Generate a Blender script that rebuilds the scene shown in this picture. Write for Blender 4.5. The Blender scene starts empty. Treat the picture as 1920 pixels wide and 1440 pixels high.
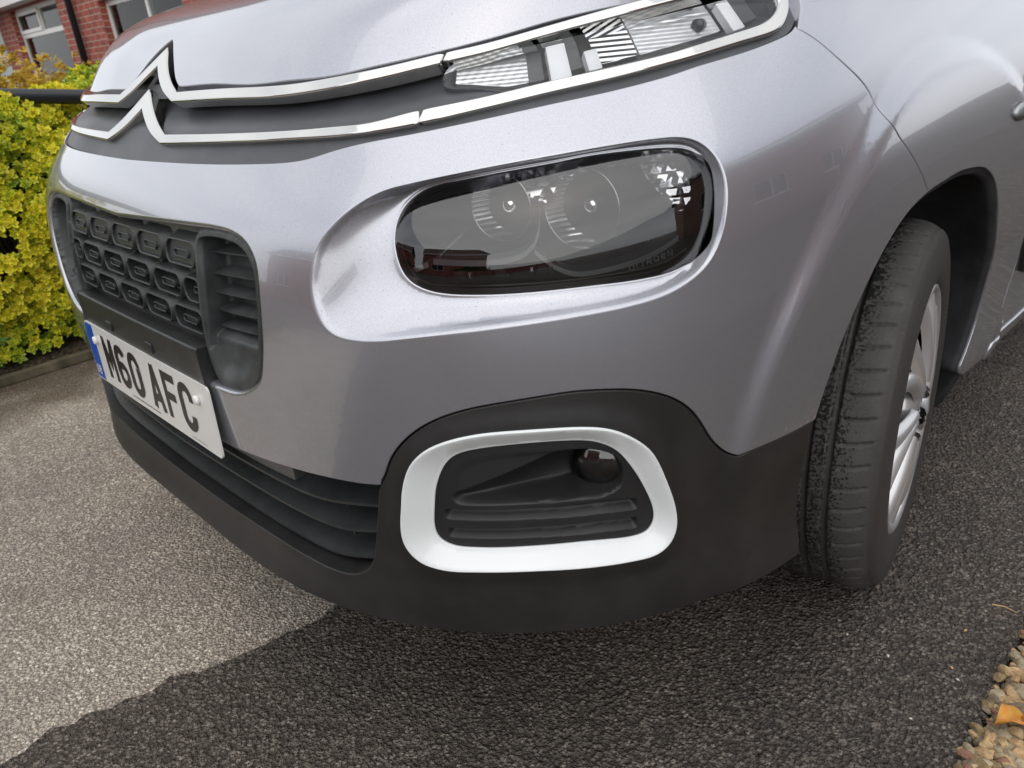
import bpy, math, random
import numpy as np
from mathutils import Vector, Matrix
from mathutils.geometry import delaunay_2d_cdt
random.seed(7); RNG = np.random.default_rng(7)
C = bpy.context.scene.collection
sc = bpy.context.scene
R = math.radians

# ---------------------------------------------------------------- camera
CAM = np.array([1.2681, -.3712, .9609]); YAW, PIT, ROL = -.8363, .4233, .0995
def _cam():
    fwd = np.array([math.sin(YAW)*math.cos(PIT), math.cos(YAW)*math.cos(PIT), -math.sin(PIT)])
    right = np.array([math.cos(YAW), -math.sin(YAW), 0]); down = np.cross(fwd, right)
    r = right*math.cos(ROL)+down*math.sin(ROL); d = -right*math.sin(ROL)+down*math.cos(ROL)
    return r, d, fwd
_r, _dn, _f = _cam()
cd = bpy.data.cameras.new('camera'); cam = bpy.data.objects.new('camera', cd); C.objects.link(cam)
cd.sensor_width = 36; cd.lens = 1459.9/1920*36; cd.clip_end = 600; cd.clip_start = .02
cam.matrix_world = Matrix(((_r[0], -_dn[0], -_f[0], CAM[0]), (_r[1], -_dn[1], -_f[1], CAM[1]), (_r[2], -_dn[2], -_f[2], CAM[2]), (0, 0, 0, 1)))
cd.dof.use_dof = True; cd.dof.focus_distance = 1.0; cd.dof.aperture_fstop = 11.0
sc.camera = cam
# ---------------------------------------------------------------- sky and sun (bright overcast)
SUN_EL, SUN_AZ = R(52), R(135)          # azimuth measured from +y towards +x
w = bpy.data.worlds.new("World"); sc.world = w; w.use_nodes = True
nt = w.node_tree; nt.nodes.clear()
def N(t, nt_=None, **k):
    n = (nt_ or nt).nodes.new(t)
    for a, b in k.items(): setattr(n, a, b)
    return n
wo = N('ShaderNodeOutputWorld'); bg = N('ShaderNodeBackground'); sky = N('ShaderNodeTexSky', sky_type='NISHITA', sun_disc=False, sun_elevation=SUN_EL, sun_rotation=SUN_AZ, dust_density=3.0)
tc = N('ShaderNodeTexCoord'); mp = N('ShaderNodeMapping'); mp.inputs['Scale'].default_value = (1, 1, 2.6)
cl = N('ShaderNodeTexNoise'); cl.inputs['Scale'].default_value = 2.2; cl.inputs['Detail'].default_value = 5; cl.inputs['Roughness'].default_value = .5
rp = N('ShaderNodeValToRGB'); rp.color_ramp.elements[0].position = .32; rp.color_ramp.elements[0].color = (6.9, 7.2, 7.7, 1); rp.color_ramp.elements[1].position = .68; rp.color_ramp.elements[1].color = (9.7, 9.8, 9.9, 1)
mx = N('ShaderNodeMix', data_type='RGBA'); mx.inputs[0].default_value = .86
nt.links.new(tc.outputs['Generated'], mp.inputs[0]); nt.links.new(mp.outputs[0], cl.inputs['Vector']); nt.links.new(cl.outputs[0], rp.inputs[0])
nt.links.new(sky.outputs[0], mx.inputs[6]); nt.links.new(rp.outputs[0], mx.inputs[7]); nt.links.new(mx.outputs[2], bg.inputs[0]); bg.inputs[1].default_value = .10
nt.links.new(bg.outputs[0], wo.inputs[0])
sd = bpy.data.lights.new('sun', 'SUN'); sd.energy = 0.9; sd.angle = R(100); sd.color = (1, .95, .88)
so = bpy.data.objects.new('sun', sd); C.objects.link(so)
_sv = Vector((math.sin(SUN_AZ)*math.cos(SUN_EL), math.cos(SUN_AZ)*math.cos(SUN_EL), math.sin(SUN_EL)))
so.rotation_euler = _sv.to_track_quat('Z', 'Y').to_euler()
sc.view_settings.view_transform = 'Standard'; sc.view_settings.look = 'None'; sc.view_settings.exposure = 0.50; sc.view_settings.gamma = 1
sc.render.engine = 'CYCLES'

# ---------------------------------------------------------------- materials
def mat(name, base=(.5, .5, .5), rough=.5, metal=0., coat=0., spec=.5, coat_rough=.03):
    m = bpy.data.materials.new(name); m.use_nodes = True; b = m.node_tree.nodes['Principled BSDF']
    b.inputs['Base Color'].default_value = (*base, 1); b.inputs['Roughness'].default_value = rough; b.inputs['Metallic'].default_value = metal
    b.inputs['Coat Weight'].default_value = coat; b.inputs['Coat Roughness'].default_value = coat_rough; b.inputs['Specular IOR Level'].default_value = spec
    return m
def nodes(m): return m.node_tree, m.node_tree.nodes['Principled BSDF']
def tex(nt, kind, scale, coord='Object', **k):
    c = N('ShaderNodeTexCoord', nt); t = N(kind, nt)
    nt.links.new(c.outputs[coord], t.inputs['Vector']); t.inputs['Scale'].default_value = scale
    for a, b in k.items(): t.inputs[a].default_value = b
    return t
def ramp(nt, src, stops):
    r = N('ShaderNodeValToRGB', nt); e = r.color_ramp.elements
    while len(e) < len(stops): e.new(.5)
    for i, (p, c) in enumerate(stops): e[i].position = p; e[i].color = (*c, 1) if len(c) == 3 else c
    nt.links.new(src, r.inputs[0]); return r
def bump(nt, b, h, dist, strength=1., prev=None):
    n = N('ShaderNodeBump', nt); n.inputs['Distance'].default_value = dist; n.inputs['Strength'].default_value = strength
    nt.links.new(h, n.inputs['Height'])
    if prev: nt.links.new(prev.outputs[0], n.inputs['Normal'])
    nt.links.new(n.outputs[0], b.inputs['Normal']); return n
def mixc(nt, fac, a, b):
    m = N('ShaderNodeMix', nt, data_type='RGBA')
    for v, i in ((fac, 0), (a, 6), (b, 7)):
        if isinstance(v, (int, float)): m.inputs[i].default_value = v
        elif isinstance(v, tuple): m.inputs[i].default_value = (*v, 1)
        else: nt.links.new(v, m.inputs[i])
    return m.outputs[2]
def math_(nt, op, a, b=None):
    m = N('ShaderNodeMath', nt, operation=op)
    for v, i in ((a, 0), (b, 1)):
        if v is None: continue
        if isinstance(v, (int, float)): m.inputs[i].default_value = v
        else: nt.links.new(v, m.inputs[i])
    return m.outputs[0]
M = {}
# silver-lilac metallic lacquer: flakes, dust specks on the up-facing skin
m = M['paint'] = mat('silver_paint', (.40, .395, .43), .30, .74, 1.0); nt_, b = nodes(m)
fl = tex(nt_, 'ShaderNodeTexNoise', 900., Detail=1.); r1 = ramp(nt_, fl.outputs[0], [(.35, (.402, .410, .454)), (.68, (.470, .479, .524))])
dust = tex(nt_, 'ShaderNodeTexVoronoi', 150.); dv = tex(nt_, 'ShaderNodeTexNoise', 7., Detail=2.)
spot = math_(nt_, 'LESS_THAN', dust.outputs['Distance'], .10)
cs = N('ShaderNodeSeparateColor', nt_); nt_.links.new(dust.outputs['Color'], cs.inputs[0])
few = math_(nt_, 'GREATER_THAN', math_(nt_, 'MULTIPLY', cs.outputs[0], dv.outputs[0]), .40)
sp = math_(nt_, 'MULTIPLY', spot, few)
nt_.links.new(mixc(nt_, math_(nt_, 'MULTIPLY', sp, .6), r1.outputs[0], (.16, .155, .15)), b.inputs['Base Color'])
b.inputs['Coat Roughness'].default_value = .025; b.inputs['Coat IOR'].default_value = 1.6
b.inputs['Roughness'].default_value = .26
# unpainted plastics
def plastic(name, base, rough, grain=1400., depth=.00025, dirt=.0):
    m = mat(name, base, rough, spec=.45); nt_, b = nodes(m)
    t = tex(nt_, 'ShaderNodeTexVoronoi', grain); bump(nt_, b, t.outputs['Distance'], depth, .6)
    d = tex(nt_, 'ShaderNodeTexNoise', 9., Detail=6., Roughness=.65)
    hi = tuple(min(1, c*1.5+dirt) for c in base)
    nt_.links.new(ramp(nt_, d.outputs[0], [(.42, base), (.72, hi)]).outputs[0], b.inputs['Base Color'])
    r = tex(nt_, 'ShaderNodeTexNoise', 5., Detail=3.); nt_.links.new(ramp(nt_, r.outputs[0], [(.3, (rough-.06,)*3), (.7, (rough+.08,)*3)]).outputs[0], b.inputs['Roughness'])
    return m
M['black_plastic'] = plastic('black_grained_plastic', (.019, .0185, .0185), .43, dirt=.002)
M['grille_plastic'] = plastic('dark_grille_plastic', (.022, .0225, .023), .34, dirt=.008)
M['grey_plastic'] = plastic('grey_satin_plastic', (.060, .063, .070), .42)
M['gloss_black'] = plastic('satin_black_moulding', (.018, .018, .019), .42, 1600., .0002)
M['link_plastic'] = plastic('grille_link_plastic', (.026, .028, .029), .28)
M['dusty_plastic'] = plastic('dusty_black_plastic', (.030, .034, .035), .42, dirt=.05)
M['void'] = mat('unlit_cavity', (.006, .006, .007), .8)
M['liner'] = plastic('felt_liner', (.018, .019, .022), .8, 700., .0008, .02)
M['chrome'] = mat('chrome', (.66, .65, .625), .07, 1.); nt_, b = nodes(M['chrome'])
t = tex(nt_, 'ShaderNodeTexNoise', 260., Detail=3.); nt_.links.new(ramp(nt_, t.outputs[0], [(.56, (.05,)*3), (.76, (.22,)*3)]).outputs[0], b.inputs['Roughness'])
M['reflector'] = mat('lamp_reflector', (.88, .88, .88), .08, 1.)
M['lamp_bowl'] = mat('dark_reflector_bowl', (.035, .035, .04), .14, 1.)
M['reflector_rib'] = mat('fluted_reflector', (.72, .72, .73), .16, 1.); nt_, b = nodes(M['reflector_rib'])
t = tex(nt_, 'ShaderNodeTexWave', 60.); t.bands_direction = 'Z'; bump(nt_, b, t.outputs['Color'], .0012, 1.)
M['reflector_cell'] = mat('faceted_reflector', (.86, .87, .88), .22, .55); nt_, b = nodes(M['reflector_cell'])
t = tex(nt_, 'ShaderNodeTexWave', 78.); t.bands_direction = 'Z'; t2 = tex(nt_, 'ShaderNodeTexWave', 40.); t2.bands_direction = 'X'; t3 = tex(nt_, 'ShaderNodeTexNoise', 60., Detail=2.)
bump(nt_, b, math_(nt_, 'ADD', math_(nt_, 'ADD', t.outputs['Color'], t2.outputs['Color']), t3.outputs[0]), .00022, 1.)
M['lamp_facet'] = mat('lamp_facets', (.60, .60, .61), .10, 1.); nt_, b = nodes(M['lamp_facet'])
t = tex(nt_, 'ShaderNodeTexVoronoi', 75.); t.distance = 'MANHATTAN'; t.inputs['Randomness'].default_value = .5; bump(nt_, b, t.outputs['Distance'], .005, 1.)
M['lamp_black'] = mat('lamp_bezel', (.012, .012, .014), .22)
M['lamp_grey'] = mat('lamp_grey_trim', (.11, .115, .12), .3)
M['lamp_smoke'] = mat('lamp_smoked_trim', (.04, .042, .046), .2)
M['white'] = mat('gloss_white', (.80, .83, .84), .25, coat=.3)
M['plate'] = mat('plate_acrylic', (.73, .73, .70), .25, coat=.3)
M['plate_blue'] = mat('plate_blue', (.010, .085, .46), .25, coat=.3)
M['ink'] = mat('plate_black', (.012, .012, .014), .3)
M['screw'] = mat('screw_cap', (.76, .76, .74), .35)
M['dull_metal'] = mat('dull_alloy', (.20, .20, .205), .42, .8)
M['wheel'] = mat('wheel_silver', (.62, .62, .63), .30, .6, .5)
def glassy(name, tint=(1, 1, 1), ior=1.5, rough=.0):
    m = bpy.data.materials.new(name); m.use_nodes = True; nt_ = m.node_tree; nt_.nodes.clear()
    o = N('ShaderNodeOutputMaterial', nt_); t = N('ShaderNodeBsdfTransparent', nt_); g = N('ShaderNodeBsdfGlossy', nt_); f = N('ShaderNodeFresnel', nt_); x = N('ShaderNodeMixShader', nt_)
    t.inputs[0].default_value = (*tint, 1); g.inputs['Roughness'].default_value = rough; f.inputs[0].default_value = ior
    nt_.links.new(f.outputs[0], x.inputs[0]); nt_.links.new(t.outputs[0], x.inputs[1]); nt_.links.new(g.outputs[0], x.inputs[2]); nt_.links.new(x.outputs[0], o.inputs[0]); return m
M['lens'] = glassy('clear_lens', (.90, .91, .92), 2.05, .008)
M['lens_smoke'] = glassy('fog_lens', (.85, .87, .9), 2.1, .02)
M['lens_clear'] = glassy('clear_cover', (.95, .96, .97), 1.5, .01)
M['lamp_white'] = mat('white_light_bar', (.93, .94, .95), .35)
M['pane'] = glassy('window_pane', (.78, .83, .82), 1.32)

# ---------------------------------------------------------------- object helpers
def tag(o, label=None, cat=None, group=None, kind=None):
    for k, v in (('label', label), ('category', cat), ('group', group), ('kind', kind)):
        if v: o[k] = v
    return o
def empty(name, loc=(0, 0, 0), parent=None):
    o = bpy.data.objects.new(name, None); C.objects.link(o); o.location = loc; o.empty_display_size = .1
    if parent: o.parent = parent
    return o
def mesh(name, V, F, m, parent=None, smooth=False, mats=None, midx=None, normals=None):
    me = bpy.data.meshes.new(name); me.from_pydata([tuple(map(float, v)) for v in V], [], [tuple(map(int, f)) for f in F])
    for mm in (mats or [m]): me.materials.append(mm)
    if midx is not None: me.polygons.foreach_set('material_index', np.array(midx, dtype=np.int32))
    if smooth: me.polygons.foreach_set('use_smooth', np.ones(len(me.polygons), dtype=bool))
    me.update()
    if normals is not None: me.normals_split_custom_set_from_vertices([tuple(map(float, n)) for n in normals])
    o = bpy.data.objects.new(name, me); C.objects.link(o)
    if parent: o.parent = parent
    return o
class MB:                                # collects simple solids into one mesh
    def __init__(s): s.V = []; s.F = []
    def add(s, V, F):
        k = len(s.V); s.V += [tuple(v) for v in V]; s.F += [tuple(k+i for i in f) for f in F]; return s
    def box(s, a, b, T=None):
        x0, y0, z0 = a; x1, y1, z1 = b
        V = [(x0, y0, z0), (x1, y0, z0), (x1, y1, z0), (x0, y1, z0), (x0, y0, z1), (x1, y0, z1), (x1, y1, z1), (x0, y1, z1)]
        if T: V = [T(v) for v in V]
        return s.add(V, [(0, 3, 2, 1), (4, 5, 6, 7), (0, 1, 5, 4), (1, 2, 6, 5), (2, 3, 7, 6), (3, 0, 4, 7)])
    def tube(s, P, r, n=10, cap=True):
        P = [np.array(p, float) for p in P]; V = []; F = []
        rr = r if hasattr(r, '__len__') else [r]*len(P)
        up = np.array([.03, .05, 1.])
        for i, p in enumerate(P):
            t = P[min(i+1, len(P)-1)]-P[max(i-1, 0)]; t /= np.linalg.norm(t)+1e-12
            u = np.cross(t, up)
            if np.linalg.norm(u) < .1: u = np.cross(t, (1, 0, 0))
            u /= np.linalg.norm(u); v = np.cross(t, u)
            V += [p+rr[i]*(math.cos(a)*u+math.sin(a)*v) for a in np.arange(n)*2*math.pi/n]
        for i in range(len(P)-1):
            for j in range(n): F.append((i*n+j, i*n+(j+1) % n, (i+1)*n+(j+1) % n, (i+1)*n+j))
        if cap: F += [tuple(range(n))[::-1], tuple((len(P)-1)*n+j for j in range(n))]
        return s.add(V, F)
    def build(s, name, m, parent=None, smooth=False): return mesh(name, s.V, s.F, m, parent, smooth)
def grid_mesh(name, fn, nu, nv, m, parent=None, smooth=True):
    V = [fn(i/(nu-1), j/(nv-1)) for j in range(nv) for i in range(nu)]
    F = [(j*nu+i, j*nu+i+1, (j+1)*nu+i+1, (j+1)*nu+i) for j in range(nv-1) for i in range(nu-1)]
    return mesh(name, V, F, m, parent, smooth)
def mirror(o, parent):                   # the same part on the other side of the car
    c = bpy.data.objects.new(o.name.split('.')[0], o.data.copy()); C.objects.link(c)
    me = c.data; n = len(me.vertices); co = np.empty(n*3); me.vertices.foreach_get('co', co); co[::3] *= -1; me.vertices.foreach_set('co', co)
    me.flip_normals(); me.update(); c.parent = parent
    return c

# ---------------------------------------------------------------- 2D outline helpers
def smooth_curve(P, step=.004, closed=False):
    P = np.array(P, float); n = len(P)
    if n == 2: out = [P[0]+(P[1]-P[0])*t for t in np.linspace(0, 1, 9)]
    else:
        Q = np.vstack([P[-1], P, P[0], P[1]]) if closed else np.vstack([2*P[0]-P[1], P, 2*P[-1]-P[-2]])
        out = []
        for i in range(1, len(Q)-2):
            p0, p1, p2, p3 = Q[i-1:i+3]
            d1, d2, d3 = [max(np.linalg.norm(b-a), 1e-6)**.5 for a, b in ((p0, p1), (p1, p2), (p2, p3))]
            m1 = (p1-p0)/d1-(p2-p0)/(d1+d2)+(p2-p1)/d2; m2 = (p2-p1)/d2-(p3-p1)/(d2+d3)+(p3-p2)/d3
            m1 *= d2; m2 *= d2
            for t in np.linspace(0, 1, 13)[:-1]:
                out.append((2*t**3-3*t*t+1)*p1+(t**3-2*t*t+t)*m1+(-2*t**3+3*t*t)*p2+(t**3-t*t)*m2)
        if not closed: out.append(P[-1])
    out = np.array(out)
    if closed:
        out = np.vstack([out, out[:1]])
        k = max(1, int(.006/max(step, 1e-4)))
    L = np.concatenate([[0], np.cumsum(np.linalg.norm(np.diff(out, axis=0), axis=1))]); m_ = max(3, int(round(L[-1]/step)))
    t = np.linspace(0, L[-1], m_+1); r = np.stack([np.interp(t, L, out[:, 0]), np.interp(t, L, out[:, 1])], 1)
    for _ in range(6):                   # relax tracing wobble
        if closed:
            c = r[:-1]; c = .5*c+.25*(np.roll(c, 1, 0)+np.roll(c, -1, 0)); r = np.vstack([c, c[:1]])
        else: r[1:-1] = .5*r[1:-1]+.25*(r[:-2]+r[2:])
    return r[:-1] if closed else r
def join(*cs):
    out = []
    for c in cs:
        for p in np.array(c):
            if not out or np.hypot(*(p-out[-1])) > 5e-4: out.append(p)
    if np.hypot(*(out[0]-out[-1])) < 5e-4: out.pop()
    return np.array(out)
def inside(P, poly):
    x, y = P[:, 0][:, None], P[:, 1][:, None]; a = poly; b = np.roll(poly, -1, 0)
    c = ((a[:, 1] > y) != (b[:, 1] > y))
    with np.errstate(divide='ignore', invalid='ignore'):
        xi = (b[:, 0]-a[:, 0])*(y-a[:, 1])/(b[:, 1]-a[:, 1])+a[:, 0]
    return ((c & (x < xi)).sum(1) % 2).astype(bool)
def dist(P, poly, closed=True):
    a = poly if closed else poly[:-1]; b = np.roll(poly, -1, 0) if closed else poly[1:]
    out = np.empty(len(P)); e = b-a; L = (e**2).sum(1)+1e-14
    for k in range(0, len(P), 4000):
        p = P[k:k+4000, None, :]; t = np.clip(((p-a)*e).sum(2)/L, 0, 1)
        out[k:k+4000] = np.sqrt((((a+t[..., None]*e)-p)**2).sum(2).min(1))
    return out
def mir(P): Q = np.array(P)[::-1].copy(); Q[:, 0] *= -1; return Q

# ---------------------------------------------------------------- body surface
# plan curve of the front (heading grows from 0 at the centre line to 90 deg on the flank),
# moved inwards by an inset table over (arc position s, height z)
def _sm(t):
    t = np.clip(t, 0, 1); return t*t*t*(t*(6*t-15)+10)
_SS = np.linspace(-4.2, 4.2, 8401)
def _phi(s):
    a = np.abs(s); k = .10*np.tanh(a/.8)
    return np.sign(s)*(k+(np.pi/2-k)*_sm((a-.10)/1.35))
_PH = _phi(_SS); _d = _SS[1]-_SS[0]
_X = np.concatenate([[0], np.cumsum(.5*(np.cos(_PH[1:])+np.cos(_PH[:-1]))*_d)]); _X -= _X[4200]
_Y = np.concatenate([[0], np.cumsum(.5*(np.sin(_PH[1:])+np.sin(_PH[:-1]))*_d)]); _Y -= _Y[4200]
_SK = np.array([0, .4, .7, .95, 1.2, 1.6, 2.2])
_ZK = np.array([.14, .20, .235, .262, .30, .35, .45, .55, .65, .73, .80, .86, .92, .985, 1.05, 1.12, 1.2])
_IT = np.array([
 [.075,.075,.090,.090,.095,.110,.110],
 [.006,.006,.026,.034,.046,.070,.074],
 [-.016,-.016,.005,.012,.022,.052,.058],
 [-.020,-.020,.000,.006,.014,.045,.050],
 [-.010,-.014,-.006,.006,.020,.043,.047],
 [-.008,-.013,-.008,.008,.024,.042,.046],
 [-.013,-.016,-.014,.004,.016,.033,.038],
 [-.015,-.018,-.015,.002,.012,.022,.025],
 [-.012,-.016,-.013,.003,.010,.015,.017],
 [-.002,-.005,-.003,.008,.011,.013,.015],
 [.024,.023,.024,.024,.020,.018,.018],
 [.061,.069,.074,.064,.045,.031,.030],
 [.098,.110,.127,.118,.085,.058,.052],
 [.148,.165,.190,.180,.142,.100,.088],
 [.220,.240,.265,.255,.212,.158,.140],
 [.310,.330,.355,.345,.302,.233,.210],
 [.420,.440,.465,.455,.402,.328,.300]])
def _spl2(xk, yk):                      # natural cubic spline second derivatives, yk (n, m)
    n = len(xk); h = np.diff(xk); A = np.zeros((n, n)); B = np.zeros((n, yk.shape[1]))
    A[0, 0] = A[-1, -1] = 1
    for i in range(1, n-1):
        A[i, i-1] = h[i-1]; A[i, i] = 2*(h[i-1]+h[i]); A[i, i+1] = h[i]
        B[i] = 6*((yk[i+1]-yk[i])/h[i]-(yk[i]-yk[i-1])/h[i-1])
    return np.linalg.solve(A, B)
def _splw(xk, x):                       # value weights of knots at x as a dense matrix
    n = len(xk); M2 = _spl2(xk, np.eye(n)); x = np.clip(x, xk[0], xk[-1])
    i = np.clip(np.searchsorted(xk, x)-1, 0, n-2); h = xk[i+1]-xk[i]
    a = (xk[i+1]-x)/h; b = (x-xk[i])/h
    W = ((a**3-a)*h*h/6)[:, None]*M2[i]+((b**3-b)*h*h/6)[:, None]*M2[i+1]
    r = np.arange(len(x)); W[r, i] += a; W[r, i+1] += b
    return W
_SD = np.concatenate([-_SK[:0:-1], _SK])            # symmetric in s
_ID = np.concatenate([_IT[:, :0:-1], _IT], 1)
_GS = np.linspace(-4.2, 4.2, 1051); _GZ = np.linspace(.14, 1.2, 531)
_GI = _splw(_ZK, _GZ)@_ID@_splw(_SD, _GS).T         # fine table, then bicubic-ish lookup
def WHEEL_FLARE(s, z):
    # raised band round the front wheel opening
    y = np.interp(np.abs(s), _SS, _Y)
    r = np.hypot(y-.9057, z-.33)
    f = _sm((.575-r)/.048)*_sm((np.abs(s)-.80)/.35)*_sm((r-.2)/.1)
    return -.011*f
def inset(s, z):
    s = np.asarray(s, float); z = np.asarray(z, float)
    a = (np.clip(s, -4.199, 4.199)+4.2)/8.4*1050; b = (np.clip(z, .1401, 1.1999)-.14)/1.06*530
    i = a.astype(int); j = b.astype(int); u = a-i; v = b-j
    i = np.clip(i, 1, 1048); j = np.clip(j, 1, 528)
    def cw(t): return [(-t+2*t*t-t**3)/2, (2-5*t*t+3*t**3)/2, (t+4*t*t-3*t**3)/2, (-t*t+t**3)/2]
    cu, cv = cw(u), cw(v); r = 0
    for m in range(4):
        for n in range(4):
            r = r+cv[m]*cu[n]*_GI[j-1+m, i-1+n]
    return r+WHEEL_FLARE(s, z)
def plan(s):
    ph = np.interp(s, _SS, _PH); return np.interp(s, _SS, _X), np.interp(s, _SS, _Y), ph
def SURF(s, z, d=0.0):                  # point of the skin, moved d further inwards
    s = np.asarray(s, float); z = np.asarray(z, float)
    x, y, ph = plan(s); i = inset(s, z)+d
    return np.stack([x-np.sin(ph)*i, y+np.cos(ph)*i, z+0*x], -1)
# hood height field
_HD = np.array([-.2, 0, .03, .06, .10, .15, .25, .40, .60, .85, 1.2])
_HZ = np.array([-.30, 0, .042, .072, .097, .115, .136, .156, .178, .200, .230])
_HM = _spl2(_HD, _HZ[:, None])[:, 0]
def _g(d):
    d = np.clip(d, -.2, 1.2); i = np.clip(np.searchsorted(_HD, d)-1, 0, len(_HD)-2)
    h = _HD[i+1]-_HD[i]; a = (_HD[i+1]-d)/h; b = 1-a
    return a*_HZ[i]+b*_HZ[i+1]+((a**3-a)*_HM[i]+(b**3-b)*_HM[i+1])*h*h/6
_EX = np.array([0, .0953, .2042, .3636, .4781, .5441, .5752, .6189, .6526, .6806, .7049, .76])   # bonnet edge: x, y, z
_EY = np.array([.1076, .1091, .1147, .1354, .181, .2298, .2625, .3246, .3859, .4502, .5247, .72])
_EZ = np.array([.9345, .9348, .9359, .9359, .9439, .9528, .959, .9715, .9814, .9895, .996, 1.02])
_ed = np.linspace(0, .76, 400); _ey = np.interp(_ed, _EX, _EY); _ez = np.interp(_ed, _EX, _EZ)
for _ in range(500):
    _ey[1:-1] = .5*_ey[1:-1]+.25*(_ey[2:]+_ey[:-2]); _ez[1:-1] = .5*_ez[1:-1]+.25*(_ez[2:]+_ez[:-2]); _ey[0] = _ey[1]; _ez[0] = _ez[1]
def hood_z(x, y):
    ax = np.abs(x); return np.interp(ax, _ed, _ez)+_g(y-np.interp(ax, _ed, _ey))

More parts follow.
